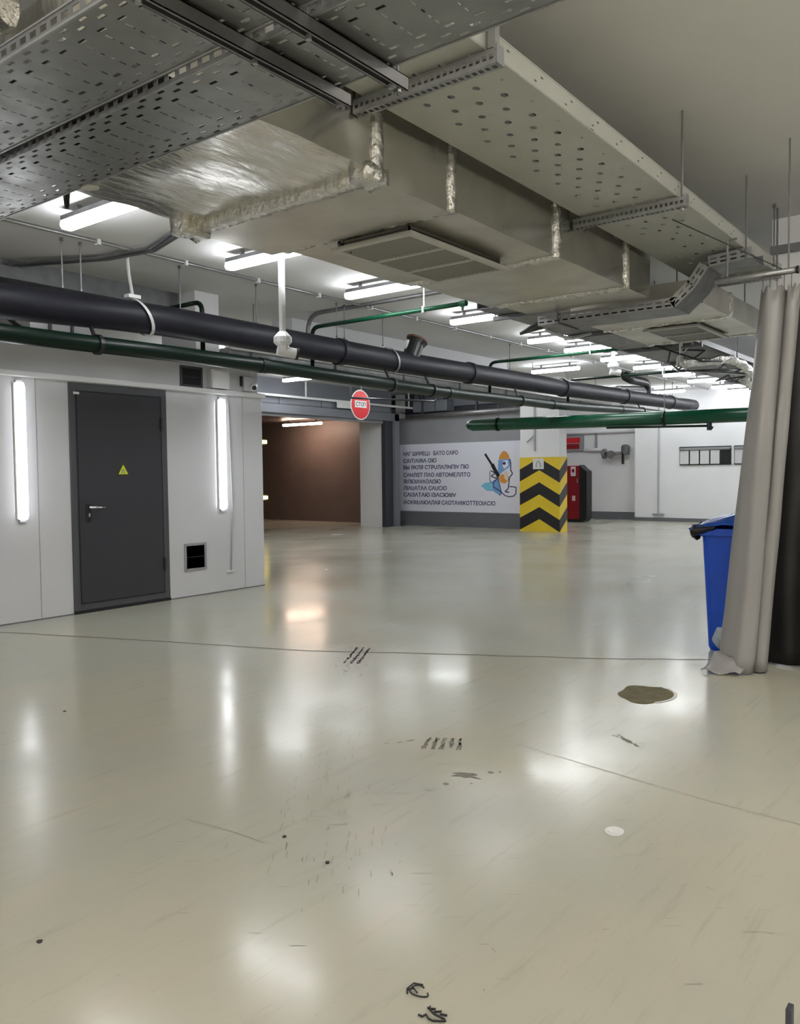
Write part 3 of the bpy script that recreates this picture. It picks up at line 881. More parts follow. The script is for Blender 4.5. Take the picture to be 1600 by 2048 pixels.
# second duct beyond the dipping tray
d2 = thing('air_duct', 'smaller foil wrapped duct beyond the dipping cable tray, near the curtain', 'duct', (8, 2.8, ZD))
def sec2(x0, x1, y0, y1, z0, z1, m, seed):
    o = grid_box(x0, x1, y0, y1, z0, z1, 0.07, 0.006, 2.5, seed).build('duct_section', m, d2, smooth='weld')
    e = o.modifiers.new('es', 'EDGE_SPLIT'); e.split_angle = math.radians(50)
sec2(7.06, 7.85, 2.20, 3.40, ZD, 3.005, M_foilflat, 7)
sec2(7.87, 9.0, 2.20, 3.40, ZD, 3.005, M_foilflat, 8)
mb = grid_box(7.83, 7.89, 2.19, 3.41, ZD-0.01, 3.01, 0.03, 0.012, 14, 9); mb.build('foil_tape', M_foilcr, d2)
mb = grid_box(8.98, 9.03, 2.19, 3.41, ZD-0.01, 3.01, 0.03, 0.012, 14, 9); mb.build('foil_tape', M_foilcr, d2)
def hang(o, x, y, z):
    MB().tube([(x, y, z), (x, y, ZC)], 0.007, 6).build('hanger_rod', M_galvd, o)
for x, y in ((3.4, 2.55), (3.4, 3.75), (5.5, 2.55), (5.5, 3.6), (2.6, 2.6), (2.6, 3.7)):
    hang(du, x, y, 3.2)
for x, y in ((7.3, 2.5), (8.7, 3.3), (8.7, 2.3)):
    hang(d2, x, y, 3.0)
# duct at the top left corner
d3 = thing('air_duct', 'foil wrapped duct end at the top left corner above the cable trays', 'duct', (1.2, 4, 3.1))
mb = grid_box(0.9, 1.64, 3.04, 4.75, 3.1, 3.42, 0.06, 0.022, 5, 11); o = mb.build('duct_section', M_foil, d3, smooth='weld')
for p in o.data.polygons: p.use_smooth = True
mb = grid_box(0.88, 1.66, 3.03, 3.12, 3.08, 3.44, 0.04, 0.02, 12, 12); mb.build('foil_tape', M_foilcr, d3)
hang(d3, 1.3, 3.4, 3.40); hang(d3, 1.3, 4.5, 3.40)

def duct_grille(label, x0, x1, y0, y1, z, zt, ndiv, nbl):
    t = thing('air_grille', label, 'vent', ((x0+x1)/2, (y0+y1)/2, z))
    w_ = 0.045
    MB().box(x0, x1, y0, y0+w_, z, z+0.02).box(x0, x1, y1-w_, y1, z, z+0.02).box(x0, x0+w_, y0+w_, y1-w_, z, z+0.02).box(x1-w_, x1, y0+w_, y1-w_, z, z+0.02).build('grille_frame', M_grille, t, bevel=0.003)
    MB().box(x0+0.05, x1-0.05, y0+0.05, y0+0.06, z+0.02, zt).box(x0+0.05, x1-0.05, y1-0.06, y1-0.05, z+0.02, zt).box(x0+0.05, x0+0.06, y0+0.05, y1-0.05, z+0.02, zt).box(x1-0.06, x1-0.05, y0+0.05, y1-0.05, z+0.02, zt).build('collar', M_grilled, t)
    for k in range(1, ndiv):
        x = x0+w_+(x1-x0-2*w_)*k/ndiv
        MB().box(x-0.012, x+0.012, y0+w_, y1-w_, z, z+0.018).build('mullion', M_grille, t)
    for k in range(nbl):
        y = y0+w_+(y1-y0-2*w_)*(k+0.5)/nbl
        MB().prism([(x0+w_, y-0.016, z+0.022), (x0+w_, y+0.014, z+0.006), (x0+w_, y+0.016, z+0.009), (x0+w_, y-0.014, z+0.025)], (x1-x0-2*w_, 0, 0)).build('blade', M_grilled, t)
    MB().box(x0+0.05, x1-0.05, y0+0.05, y1-0.05, z+0.045, z+0.05).build('back_plate', M_grilled, t)
    return t
g1 = duct_grille('rectangular three-panel grille under the big foil duct', 3.74, 4.84, 2.76, 3.36, 2.735, 2.80, 3, 16)
MB().tube([(3.80, 3.30, 2.76), (3.78, 3.33, 2.79), (3.84, 3.38, 2.78), (3.86, 3.30, 2.75)], 0.012, 6).build('loose_wire', M_cable, g1)
duct_grille('rectangular grille under the farther small duct near the curtain', 7.93, 8.88, 2.50, 3.05, 2.765, 2.80, 2, 12)

# ================================================================ PERFORATED TRAY ALONG THE HALL
ZT = 3.10
ty0, ty1, tx0, tx1 = 1.77, 2.42, 2.32, 7.85
tr = thing('cable_tray', 'wide pale perforated cable tray running away under the ceiling at right', 'cable tray', (4.5, 2.1, ZT))
mb = MB()
pc = 0.1325
nx = int((tx1-tx0)/pc)
for i in range(nx):
    xa, xb_ = tx0+i*pc, tx0+(i+1)*pc
    off = 0.0 if i % 2 == 0 else pc/2
    ys = ty0+0.015+off
    mb.quad((xa, ty0, ZT), (xb_, ty0, ZT), (xb_, ys, ZT), (xa, ys, ZT))
    while ys+pc <= ty1-0.06:
        cxm, cym = (xa+xb_)/2, ys+pc/2
        h = pc/2
        sq = [(h, 0), (h, h), (0, h), (-h, h), (-h, 0), (-h, -h), (0, -h), (h, -h)]
        rr = 0.017 if ys > ty0+0.03 else 0.006
        ou = [(cxm+a, cym+b, ZT) for a, b in sq]
        inn = [(cxm+1.35*rr*math.cos(k*PI/4), cym+rr*math.sin(k*PI/4), ZT) for k in range(8)]
        mb.add(ou+inn, [(k, (k+1) % 8, 8+(k+1) % 8, 8+k) for k in range(8)])
        ys += pc
    mb.quad((xa, ys, ZT), (xb_, ys, ZT), (xb_, ty1, ZT), (xa, ty1, ZT))
mb.build('tray_floor', M_traylight, tr, solid=0.002)
mb = MB()
sheet_slots(mb, (tx0, ty0, ZT), (0, 0, 1), (1, 0, 0), 0.09, tx1-tx0, [(0.022, 0.030, 0.30, 0.022, 0.1), (0.055, 0.063, 0.30, 0.022, 0.16)])
mb.box(tx0, tx1, ty0-0.002, ty0+0.012, ZT+0.086, ZT+0.092)
mb.build('side_flange', M_traylight, tr)
mb = MB().quad((tx0, ty1, ZT), (tx1, ty1, ZT), (tx1, ty1, ZT+0.09), (tx0, ty1, ZT+0.09)); mb.build('side_flange', M_traylight, tr, solid=0.002)
MB().box(tx0, tx1, ty0+0.0, ty0+0.015, ZT-0.006, ZT-0.002).build('bottom_lip', M_traylight, tr)
for x in (3.9, 6.4):
    MB().box(x, x+0.04, ty0, ty1, ZT+0.002, ZT+0.006).build('splice_plate', M_traylight, tr)
for k in range(3):
    MB().tube([(tx0, 1.9+0.13*k, ZT+0.02), (4, 1.92+0.13*k, ZT+0.02), (tx1-0.1, 1.88+0.13*k, ZT+0.02)], 0.014, 6).build('cable_run', M_cable, tr)

# perforated support channels below the tray
def channel(x, label, y0=ty0-0.055, y1=ty1+0.04, z=ZT-0.075, post=None):
    t = thing('support_channel', label, 'channel', (x, ty0, z))
    w_, hgt = 0.055, 0.055
    n = (y1-y0)
    mb = MB()
    sheet_slots(mb, (x, y0, z), (0, 0, 1), (0, 1, 0), hgt, n, [(0.018, 0.036, 0.032, 0.018, 0.012)])
    sheet_slots(mb, (x, y0, z), (1, 0, 0), (0, 1, 0), w_, n, [(0.014, 0.040, 0.032, 0.020, 0.012)])
    mb.quad((x+w_, y0, z), (x+w_, y1, z), (x+w_, y1, z+hgt), (x+w_, y0, z+hgt))
    mb.build('channel_body', M_galv, t, solid=0.003)
    MB().box(x-0.003, x+0.006, y0, y1, z+hgt-0.003, z+hgt+0.003).box(x+w_-0.006, x+w_+0.003, y0, y1, z+hgt-0.003, z+hgt+0.003).build('channel_lip', M_galv, t)
    MB().box(x+0.0, x+w_, y0-0.005, y0+0.012, z, z+0.075).build('end_bracket', M_galv, t)
    if post:
        MB().box(x+0.01, x+0.045, y0+0.01, y0+0.045, z+0.07, ZC).build('post', M_galv, t)
    else:
        MB().tube([(x+0.03, y0+0.03, z+0.05), (x+0.03, y0+0.03, ZC)], 0.008, 6).build('hanger_rod', M_galvd, t)
        MB().tube([(x+0.03, y0+0.03, z-0.02), (x+0.03, y0+0.03, z)], 0.014, 6).build('nut', M_galv, t)
    MB().tube([(x+0.03, y1-0.02, z-0.01), (x+0.03, y1-0.02, z+0.3)], 0.008, 6).build('inner_rod', M_galvd, t)
    return t
channel(2.90, 'perforated steel channel under the tray, nearest one, on a square post', post=True)
channel(5.15, 'perforated steel channel under the middle of the pale tray')
channel(7.55, 'steel channel under the far end of the pale tray by the curtain')
rod(7.45, 1.74, 3.1, ZC, 'thin rod from the ceiling to the far end of the pale tray')

# ================================================================ SLOTTED TRAYS CROSSING OVERHEAD
ZX = 2.75
def cross_tray(x0, x1, label, seed):
    t = thing('slotted_tray', label, 'cable tray', ((x0+x1)/2, 2.2, ZX))
    W = x1-x0
    mb = MB()
    L = 9.6
    rows = [(0.014, 0.026, 0.0525*2, 0.036, 0.01), (0.040, 0.054, 0.105, 0.036, 0.06), (0.082, 0.096, 0.105, 0.036, 0.02),
            (W-0.096, W-0.082, 0.105, 0.036, 0.02), (W-0.054, W-0.040, 0.105, 0.036, 0.06), (W-0.026, W-0.014, 0.105, 0.036, 0.01)]
    a, b = 0.105, W-0.105
    n = b-a
    rect = [(a, b, 0.105, 0.007, [(n*0.05, n*0.26), (n*0.38, n*0.50), (n*0.60, n*0.72), (n*0.80, n*0.96)])]
    sheet_slots(mb, (x0, -4.5, ZX), (1, 0, 0), (0, 1, 0), W, L, rows, rect)
    for v in mb.v:      # gentle pressed ribs between the transverse slots
        v.z += 0.0 if x0+0.1 < v.x < x1-0.1 else 0
    mb.build('tray_floor', M_tray, t, solid=0.002)
    for xf in (x0, x1):
        mb = MB()
        sheet_slots(mb, (xf, -4.5, ZX), (0, 0, 1), (0, 1, 0), 0.048, L, [(0.014, 0.034, 0.060, 0.038, 0.01)])
        mb.build('side_flange', M_galvd, t, solid=0.0025)
        MB().box(xf-0.005, xf+0.009, -4.5, -4.5+L, ZX+0.046, ZX+0.052).build('flange_lip', M_galv, t)
        MB().box(xf-0.004, xf+0.004, -4.5, -4.5+L, ZX-0.004, ZX+0.004).build('bottom_lip', M_galv, t)
    return t
ta = cross_tray(1.405, 1.775, 'slotted steel cable tray overhead, the nearer of the two side by side', 1)
tb = cross_tray(1.835, 2.215, 'slotted steel cable tray overhead, the farther one in front of the foil duct', 2)
for k in range(3):
    MB().tube([(1.5+0.09*k, -4.4, ZX+0.022), (1.48+0.09*k, 0, ZX+0.02), (1.52+0.09*k, 5.0, ZX+0.022)], 0.014, 6).build('cable_run', M_cable, ta, smooth=True)
for k in range(2):
    MB().tube([(1.95+0.1*k, -4.4, ZX+0.022), (1.93+0.1*k, 0, ZX+0.02), (1.97+0.1*k, 5.0, ZX+0.022)], 0.014, 6).build('cable_run', M_cable, tb, smooth=True)
def strut(y, x0, x1, label):
    t = thing('steel_strut', label, 'strut', (x0, y, ZX-0.05))
    z0, z1 = ZX-0.052, ZX-0.006
    mb = MB()
    mb.box(x0, x1, y-0.021, y-0.018, z0, z1).box(x0, x1, y+0.018, y+0.021, z0, z1).box(x0, x1, y-0.021, y+0.021, z1-0.003, z1)
    mb.box(x0, x1, y-0.021, y-0.010, z0, z0+0.003).box(x0, x1, y+0.010, y+0.021, z0, z0+0.003)
    mb.build('strut_body', M_galvd, t)
    for x in (1.38, 1.805, 2.20):
        MB().tube([(x+0.03, y, z0-0.012), (x+0.03, y, z0+0.002)], 0.010, 6).build('bolt', M_galv, t)
    for x in (1.345, x1-0.03):
        MB().tube([(x, y, z0-0.02), (x, y, ZC)], 0.006, 6).build('hanger_rod', M_galvd, t)
        MB().tube([(x, y, z0-0.012), (x, y, z0)], 0.013, 6).build('nut', M_galv, t)
    return t
strut(1.955, -0.9, 2.27, 'long steel strut under the slotted trays, the left of two')
strut(1.725, -0.9, 2.30, 'long steel strut under the slotted trays, ending at the perforated channel')
strut(4.9, 1.1, 2.35, 'short steel strut under the far end of the slotted trays')
# crumpled foil scrap where struts meet the duct
# small black hanging sprinkler below tray
t = thing('drop_sprinkler', 'small black fitting hanging below the edge of the slotted tray', 'sprinkler', (2.33, 3.86, 2.75))
MB().tube([(2.33, 3.86, 2.80), (2.33, 3.86, ZC)], 0.008, 6).build('drop_rod', M_black, t)
MB().tube([(2.33, 3.86, 2.82), (2.33, 3.86, 2.755)], [0.018, 0.012], 8).tube([(2.33, 3.86, 2.755), (2.33, 3.86, 2.745)], [0.006, 0.015], 8).build('nozzle', M_black, t)
t = thing('tray_clamp', 'yellowish round clamp at the edge of the slotted tray above the duct', 'clamp', (2.23, 3.45, 2.73))
MB().disc((2.235, 3.50, 2.742), 0.035, 0.05, 0.03, 12, 0.3).build('clamp_body', M_grille, t)

# ================================================================ DIPPING SIDE TRAY
t = thing('dipping_tray', 'perforated cable tray dropping from the pale tray and passing under the duct', 'cable tray', (6.7, 2.8, 2.75))
pts = [(3.50, 2.70), (2.28, 2.70), (2.12, 2.84), (2.02, 2.98), (1.70, 3.00)]
def yz_slab(mb, x0, x1, p, q, t0, t1, slots=False):
    (y0, z0), (y1, z1) = p, q
    d_ = Vector((0, y1-y0, z1-z0)); L = d_.length; d_.normalize()
    nrm = Vector((0, -d_.z, d_.y))
    if nrm.z < 0: nrm = -nrm
    return d_, L, nrm
mbf, mbb = MB(), MB()
for i in range(4):
    p, q = pts[i], pts[i+1]
    d_, L, nr = yz_slab(None, 0, 0, p, q, 0, 0)
    O = Vector((6.62, p[0], p[1]))
    sheet_slots(mbf, O, nr, d_, 0.085, L, [(0.018, 0.030, 0.075, 0.048, 0.014), (0.050, 0.062, 0.075, 0.048, 0.014)])
    mbb.quad(O, O+d_*L, O+d_*L+Vector((0.34, 0, 0)), O+Vector((0.34, 0, 0)))
    mbb.quad(O+Vector((0.34, 0, 0)), O+Vector((0.34, 0, 0))+d_*L, O+Vector((0.34, 0, 0))+d_*L+nr*0.085, O+Vector((0.34, 0, 0))+nr*0.085)
mbf.build('side_flange', M_galv, t, solid=0.003)
mbb.build('tray_floor', M_galvd, t, solid=0.003)
cbm = []
for k in range(5):
    x = 6.68+0.05*k
    MB().tube([(x, 3.62+0.05*k, 2.70), (x, 3.52, 2.74), (x, 2.30, 2.735), (x, 2.13, 2.87), (x, 2.03, 3.01), (x, 1.75, 3.03)], 0.016, 6).build('cable_run', M_cable, t, smooth=True)
for y in (3.3, 1.74):
    MB().tube([(6.60, y, 2.70 if y > 2 else 3.0), (6.60, y, 2.80 if y > 2 else ZC)], 0.007, 6).build('hanger_rod', M_galvd, t)
MB().box(6.58, 6.98, 3.28, 3.32, 2.685, 2.697).build('cross_bar', M_galvd, t)

# wide dark tray farther off with crumpled foil on it
t = thing('wide_tray', 'wide dark cable tray running on beyond the ducts beside the tube lights', 'cable tray', (14, 4.1, 3.1))
MB().box(7.4, 22.7, 3.55, 4.62, 3.10, 3.106).build('tray_floor', M_galvd, t)
MB().box(7.4, 22.7, 4.61, 4.62, 3.10, 3.18).build('side_flange', M_headd, t)
MB().box(7.4, 22.7, 3.55, 3.56, 3.10, 3.18).build('side_flange', M_headd, t)
for k in range(9):
    x = 7.8+k*1.7
    MB().box(x, x+0.05, 3.5, 4.67, 3.05, 3.095).build('cross_bar', M_galvd, t)
    MB().tube([(x+0.02, 4.65, 3.06), (x+0.02, 4.65, ZC)], 0.008, 6).tube([(x+0.02, 3.52, 3.06), (x+0.02, 3.52, ZC)], 0.008, 6).build('hanger_rod', M_galvd, t)
t = thing('foil_hose', 'crumpled silver foil hose and wires sagging below the wide dark tray', 'hose', (13, 4.0, 3.0))
pts = []
x = 11.6
k = 0
while x < 17.5:
    pts.append((x, 3.75+0.28*math.sin(x*1.3), 3.0-0.03+0.05*math.sin(x*3.1)))
    x += 0.16; k += 1
MB().tube(pts, [0.05+0.02*(i % 2) for i in range(len(pts))], 10).jit(0.03, 9).build('hose_run', M_foilcr, t)
for k in range(6):
    pts = [(11.0+0.8*j+random.uniform(-.2, .2), 3.5+random.uniform(0, .8), 3.0+random.uniform(-.12, .05)) for j in range(9)]
    pts[0] = (pts[0][0], pts[0][1], 3.10); pts[-1] = (pts[-1][0], pts[-1][1], 3.10)
    MB().tube(pts, 0.013, 6).build('loose_wire', M_cable if k % 2 else M_trimw, t, smooth=True)
MB().tube([(8.7, 4.5, 3.05), (8.9, 4.4, 2.99), (9.3, 4.46, 3.02), (9.5, 4.3, 3.09)], 0.02, 6).build('loose_wire', M_trimw, t)

# ================================================================ GATE FRAME (garage roller gate)
t = thing('gate_frame', 'grey steel gate frame around the dark garage opening', 'gate', (17.3, 13.6, 0))
MB().box(17.04, 17.20, 13.50, 13.62, 0, 2.80).build('post', M_headd, t)
MB().box(17.20, 17.60, 13.54, 13.62, 0, 2.80).build('post', M_headd, t)
MB().box(17.42, 17.62, 13.46, 13.54, 0, 3.0).build('post', M_header, t)
MB().box(7.3, 17.62, 13.46, 13.60, 2.80, 3.0).build('lintel', M_header, t, bevel=0.01)
MB().box(7.3, 17.3, 13.50, 13.72, 3.0, 3.2).build('roller_box', M_header, t, bevel=0.03)
MB().box(7.3, 17.04, 13.56, 13.62, 2.73, 2.80).build('bottom_rail', M_greywall, t)
for k in range(6):
    x = 9+k*1.4
    MB().box(x, x+0.015, 13.495, 13.50, 3.0, 3.2).build('box_seam', M_headd, t)
MB().box(17.62, 17.72, 13.4, 13.5, 0, 0.12).build('foot_block', M_headd, t)
tube_fixture(17.4, 16.1, 17.6, 'warm lit tube light inside the dark garage', 3.0, M_warm)
for z, lb in ((2.20, 'small yellow lamp inside the garage beside the utility room corner, upper one'), (0.85, 'small yellow lamp inside the garage beside the utility room corner, lower one')):
    t = thing('yellow_lamp', lb, 'lamp', (14.0, 14.9, z))
    x, y = 13.85, 14.75
    MB().box(x-0.12, x+0.16, y, y+0.06, z-0.03, z+0.05).build('lamp_face', M_yel, t, bevel=0.01)
    MB().box(x-0.16, x+0.2, y+0.06, y+0.12, z-0.06, z+0.08).build('lamp_housing', M_headd, t)
    MB().box(x-0.02, x+0.04, y+0.12, y+0.18, 0 if z < 1 else 0.93, z+0.04).build('lamp_post', M_headd, t)
# opening hidden supports for bar
# beam pipe before banner wall and recess boxes
t = thing('grey_pipe', 'pale grey pipe crossing above the blue lettered banner', 'pipe', (17.9, 11.5, 2.93))
MB().tube([(17.9, 13.44, 2.93), (17.9, 9.75, 2.97)], 0.055, 14).build('pipe_run', M_galv, t, smooth=True)
for y in (12.9, 11.2, 10.0):
    MB().box(17.87, 17.93, y-0.02, y+0.02, 2.9, ZC).build('hanger', M_headd, t)
t = thing('recess_box', 'dark grey boxed duct in the recess above the banner', 'duct', (18.3, 13, 3.1))
MB().box(18.15, 18.55, 12.3, 13.4, 3.06, 3.36).build('duct_body', M_header, t, bevel=0.02)
for y in (12.65, 13.05):
    MB().box(18.14, 18.15, y, y+0.02, 3.06, 3.36).build('seam', M_headd, t)
for y in (12.4, 13.2):
    MB().box(18.3, 18.4, y, y+0.1, 3.36, ZC).build('hanger', M_headd, t)

# ================================================================ STOP SIGN
sx, sy, sz, sr = 14.28, 12.0, 2.96, 0.335
t = thing('stop_sign', 'round red sign with white lettered plate hanging before the garage', 'sign', (sx, sy, sz))
def vdisc(mb, r, y, th, a=1.0):
    mb.prism([(sx+r*a*math.cos(q), y, sz+r*math.sin(q)) for q in [2*PI*k/40 for k in range(40)]], (0, th, 0))
mb = MB(); vdisc(mb, sr, sy, 0.01); mb.build('sign_rim', M_trimw, t)
mb = MB(); vdisc(mb, sr*0.93, sy-0.004, 0.004); mb.build('sign_face', M_signred, t)
pl = MB().box(sx-0.20, sx+0.20, sy-0.008, sy-0.004, sz-0.06, sz+0.09).build('letter_plate', M_trimw, t)
text_mesh('lettering', 'СТОП', 0.10, 0.34, (sx-0.17, sy-0.0095, sz-0.035), (1, 0, 0), (0, 0, 1), M_black, t, 0.001)
MB().box(sx-0.1, sx+0.1, sy-0.008, sy-0.004, sz+0.13, sz+0.155).build('mark', M_trimw, t)
MB().tube([(sx, sy+0.012, sz+0.2), (sx, sy+0.012, ZC)], 0.012, 6).build('hanger', M_black, t)
t = thing('barrier_bracket', 'black angled bracket arm passing across the round red sign', 'bracket', (13.6, 11.6, 3.0))
MB().tube([(13.65, 11.75, ZC-0.002), (13.65, 11.75, 3.04)], 0.03, 4).tube([(13.65, 11.75, 3.06), (15.9, 11.1, 3.09)], 0.025, 6).tube([(15.9, 11.1, 3.09), (15.92, 11.1, 3.15)], 0.035, 8).build('arm', M_black, t)

# ================================================================ BANNER
t = thing('banner', 'white wall banner with dark blue lettering and a spray gun drawing', 'banner', (18.11, 11.8, 1.3))
MB().box(18.095, 18.118, 9.75, 13.93, 0.385, 2.20).build('sheet', M_banner, t)
lines = [(1.946, 11.879, 'НАГ ШИИЕLLI   БАТО САРО', 13.70), (1.754, 12.58, 'САIТ/АЯIА ОЮ', 13.70), (1.576, 11.542, 'ВЫ ЯКЛЯ СТРUЛАЛNПIV ПЮ', 13.70), (1.370, 11.498, 'САNЛIІТ ПАО АВТОМЕЛЛТО', 13.70),
         (1.192, 12.44, 'ЯIЛЮIАVАОАIЗЮ', 13.70), (1.013, 12.249, 'ЛIАUАТАА САUСIО', 13.70), (0.834, 11.951, 'САIЗАТАЮ IЗАСЮIIIV', 13.70), (0.628, 10.74, 'IАОКRIUАЮАЛАЯ САОТАVIIКОТТЕОIАСIО', 13.70)]
YB0 = 13.70
for z, ye, s_, ys in lines:
    sl = (ye-YB0)
    wdt = (YB0-ye)*0.985
    text_mesh('lettering', s_, 0.115, wdt, (18.0935, YB0, z-0.058), (0, -1, 0), (0, 0, 1), M_navy, t, 0.001)
XB = 18.0945
def flat(name, pts, m, th=0.002, lift=0.0):
    MB().prism([(XB-lift, y, z) for y, z in pts], (-th, 0, 0)).build(name, m, t)
def line(name, pts, r, m, lift=0.0):
    mb = MB()
    for i in range(len(pts)-1):
        a, b = Vector((0, *pts[i])), Vector((0, *pts[i+1]))
        n = (b-a).cross(Vector((1, 0, 0))).normalized()*r
        mb.prism([(XB-lift, *(a-n)[1:]), (XB-lift, *(b-n)[1:]), (XB-lift, *(b+n)[1:]), (XB-lift, *(a+n)[1:])], (-0.001, 0, 0))
    mb.build(name, m, t)
flat('orange_dome', [(10.68, 1.74), (10.65, 1.84), (10.58, 1.93), (10.51, 1.95), (10.44, 1.91), (10.38, 1.82), (10.37, 1.75)], M_orange)
flat('blue_shape', [(10.69, 1.73), (10.37, 1.75), (10.34, 1.66), (10.37, 1.55), (10.50, 1.47), (10.56, 1.43), (10.69, 1.33), (10.71, 1.43)], M_lblue)
flat('orange_shape', [(10.69, 1.29), (10.58, 1.37), (10.4, 1.33), (10.39, 1.21), (10.51, 1.13), (10.63, 1.16)], M_orange, lift=0.002)
flat('aqua_puddle', [(11.21, 1.07), (11.09, 1.15), (10.89, 1.18), (10.87, 0.94), (11.04, 0.95)], M_aqua)
flat('blue_cloth', [(10.87, 1.19), (10.7, 1.29), (10.61, 0.92), (10.66, 0.83), (10.87, 0.96)], M_lblue)
flat('pale_shape', [(10.54, 1.41), (10.47, 1.45), (10.41, 1.40), (10.42, 1.19), (10.51, 1.25)], M_pink, lift=0.005)
flat('dark_dot', [(10.52+0.05*math.cos(a), 1.64+0.04*math.sin(a)) for a in [k*PI/4 for k in range(8)]], M_navy, lift=0.003)
line('spray_wand', [(11.08, 1.89), (10.98, 1.75), (10.87, 1.6)], 0.03, M_black, 0.004)
line('spray_gun', [(10.87, 1.62), (10.78, 1.46), (10.68, 1.31)], 0.05, M_black, 0.004)
line('gun_grip', [(10.92, 1.46), (10.78, 1.40), (10.90, 1.32), (10.78, 1.27), (10.70, 1.30)], 0.012, M_black, 0.006)
line('hose_line', [(10.68, 1.28), (10.84, 1.16), (10.84, 1.05), (10.62, 0.93), (10.5, 0.83), (10.38, 0.80), (10.26, 0.82), (10.19, 0.88), (10.18, 1.04), (10.38, 1.06)], 0.011, M_navy, 0.006)
line('outline', [(10.36, 1.75), (10.33, 1.62), (10.34, 1.48), (10.28, 1.38), (10.37, 1.28), (10.41, 1.0), (10.50, 0.93), (10.38, 0.91)], 0.014, M_navy, 0.006)
line('outline', [(10.94, 1.44), (10.94, 1.2), (10.86, 1.14)], 0.008, M_navy, 0.006)
line('outline', [(10.7, 1.28), (10.6, 0.9), (10.66, 0.83)], 0.010, M_navy, 0.006)
flat('pale_patch', [(10.56, 1.70), (10.42, 1.72), (10.40, 1.58), (10.52, 1.50), (10.56, 1.56)], M_banner, lift=0.001)

# ================================================================ PILLAR
px0, px1, py0, py1 = 17.45, 17.85, 8.68, 9.72
pi = thing('pillar', 'white concrete pillar with yellow and black chevron base', 'pillar', (17.65, 9.2, 0))
MB().box(px0+0.01, px1-0.01, py0+0.01, py1-0.01, 0, ZC).build('shaft', M_white, pi)
MB().box(px0, px1, py0, py1, 0, 1.76).build('yellow_wrap', M_yellow, pi)
rise = 0.265
def chev(z0, h):
    ym = (py0+py1)/2
    e = 0.003
    def fr(ya, za, yb, zb_):
        a = [(px0-e, ya, min(1.76, za)), (px0-e, yb, min(1.76, zb_)), (px0-e, yb, min(1.76, zb_+h)), (px0-e, ya, min(1.76, za+h))]
        mb.prism(a, (e, 0, 0))
    mb = MB()
    fr(py1, z0, ym, z0+rise)
    fr(ym, z0+rise, py0-e, max(0, z0-0.03))
    a = [(px0-e, py0-e, max(0, z0-0.03)), (px1+e, py0-e, z0+rise), (px1+e, py0-e, min(1.76, z0+rise+h)), (px0-e, py0-e, min(1.76, z0-0.03+h))]
    mb.prism(a, (0, e, 0))
    mb.build('chevron_stripe', M_chev, pi)
for z0 in (0.036, 0.62, 1.19):
    chev(z0, 0.285)
nt_ = thing('notice_plate', 'small white notice stuck at the top of the chevron wrap', 'notice', (px0, 9.22, 1.6))
MB().box(px0-0.012, px0-0.0035, 9.08, 9.36, 1.48, 1.73).build('plate', M_trimw, nt_)
MB().tube([(px0-0.014, 9.28, 1.52), (px0-0.014, 9.27, 1.62), (px0-0.014, 9.22, 1.67), (px0-0.014, 9.17, 1.62), (px0-0.014, 9.16, 1.52)], 0.01, 6).build('symbol', M_greywall, nt_)
MB().box(px0-0.03, px0-0.0, 9.3, 9.33, 1.9, ZC).build('pillar_conduit', M_cabw, pi)
MB().tube([(px0-0.02, 9.32, 2.28), (px0-0.05, 9.5, 2.12)], 0.02, 6).build('bracket_arm', M_cabw, pi)

# ================================================================ FAR WALL ITEMS
t = thing('fire_cabinet', 'dark red fire cabinet standing right of the chevron pillar', 'cabinet', (21.6, 10.15, 0))
MB().box(21.3, 21.6, 9.98, 11.0, 0.08, 1.58).build('cabinet_body', M_red, t, bevel=0.02)
MB().prism([(21.28, 9.98, 0.02), (21.28, 9.98, 1.60), (21.28, 9.88, 1.50), (21.28, 9.76, 1.42), (21.28, 9.76, 0.12), (21.28, 9.84, 0.02)], (0.34, 0, 0)).build('side_cover', M_black, t)
MB().box(21.3, 21.6, 9.98, 11.0, 0, 0.08).build('plinth', M_black, t)
lb_ = MB().box(21.285, 21.3, 10.10, 10.24, 1.29, 1.55).build('label_plate', M_trimw, t)
MB().prism([(21.28, 10.17+0.045*math.cos(a), 1.44+0.06*math.sin(a)) for a in [k*PI/4 for k in range(8)]], (0.005, 0, 0)).build('flame_symbol', M_red, lb_)
MB().box(21.285, 21.3, 10.11, 10.20, 0.60, 0.74).build('small_label', M_pink, t)
MB().box(21.27, 21.3, 10.02, 10.05, 1.1, 1.22).build('handle', M_chrome, t)
t = thing('exit_sign', 'small red and grey sign box on the far wall above the cabinet', 'sign', (23.1, 10.95, 2.3))
MB().box(23.12, XF, 10.72, 11.35, 2.03, 2.50).build('sign_box', M_greywall, t, bevel=0.01)
MB().box(23.11, 23.12, 10.82, 11.3, 2.28, 2.44).build('red_panel', M_signred, t)
MB().box(23.11, 23.12, 10.84, 11.3, 2.10, 2.25).build('red_panel', M_red, t)
t = thing('valve_pipes', 'grey pipe stub with valves mounted on the far wall', 'valve', (23.0, 9.6, 1.95))
MB().tube([(23.0, 10.08, 1.93), (23.0, 9.30, 1.93)], 0.05, 12).build('pipe_run', M_galvd, t, smooth=True)
MB().tube([(23.0, 10.02, 1.93), (23.0, 9.95, 1.93)], 0.15, 14).build('flange', M_galvd, t)
MB().tube([(22.98, 9.74, 1.92), (22.86, 9.74, 1.90)], [0.10, 0.12], 14).build('handwheel', M_galv, t)
MB().tube([(23.0, 9.36, 1.93), (22.99, 9.33, 2.12), (23.0, 9.33, 2.16)], [0.11, 0.13, 0.10], 12).build('elbow', M_galvd, t)
MB().box(22.93, 23.0, 9.38, 9.43, 1.62, 1.95).build('lever', M_black, t)
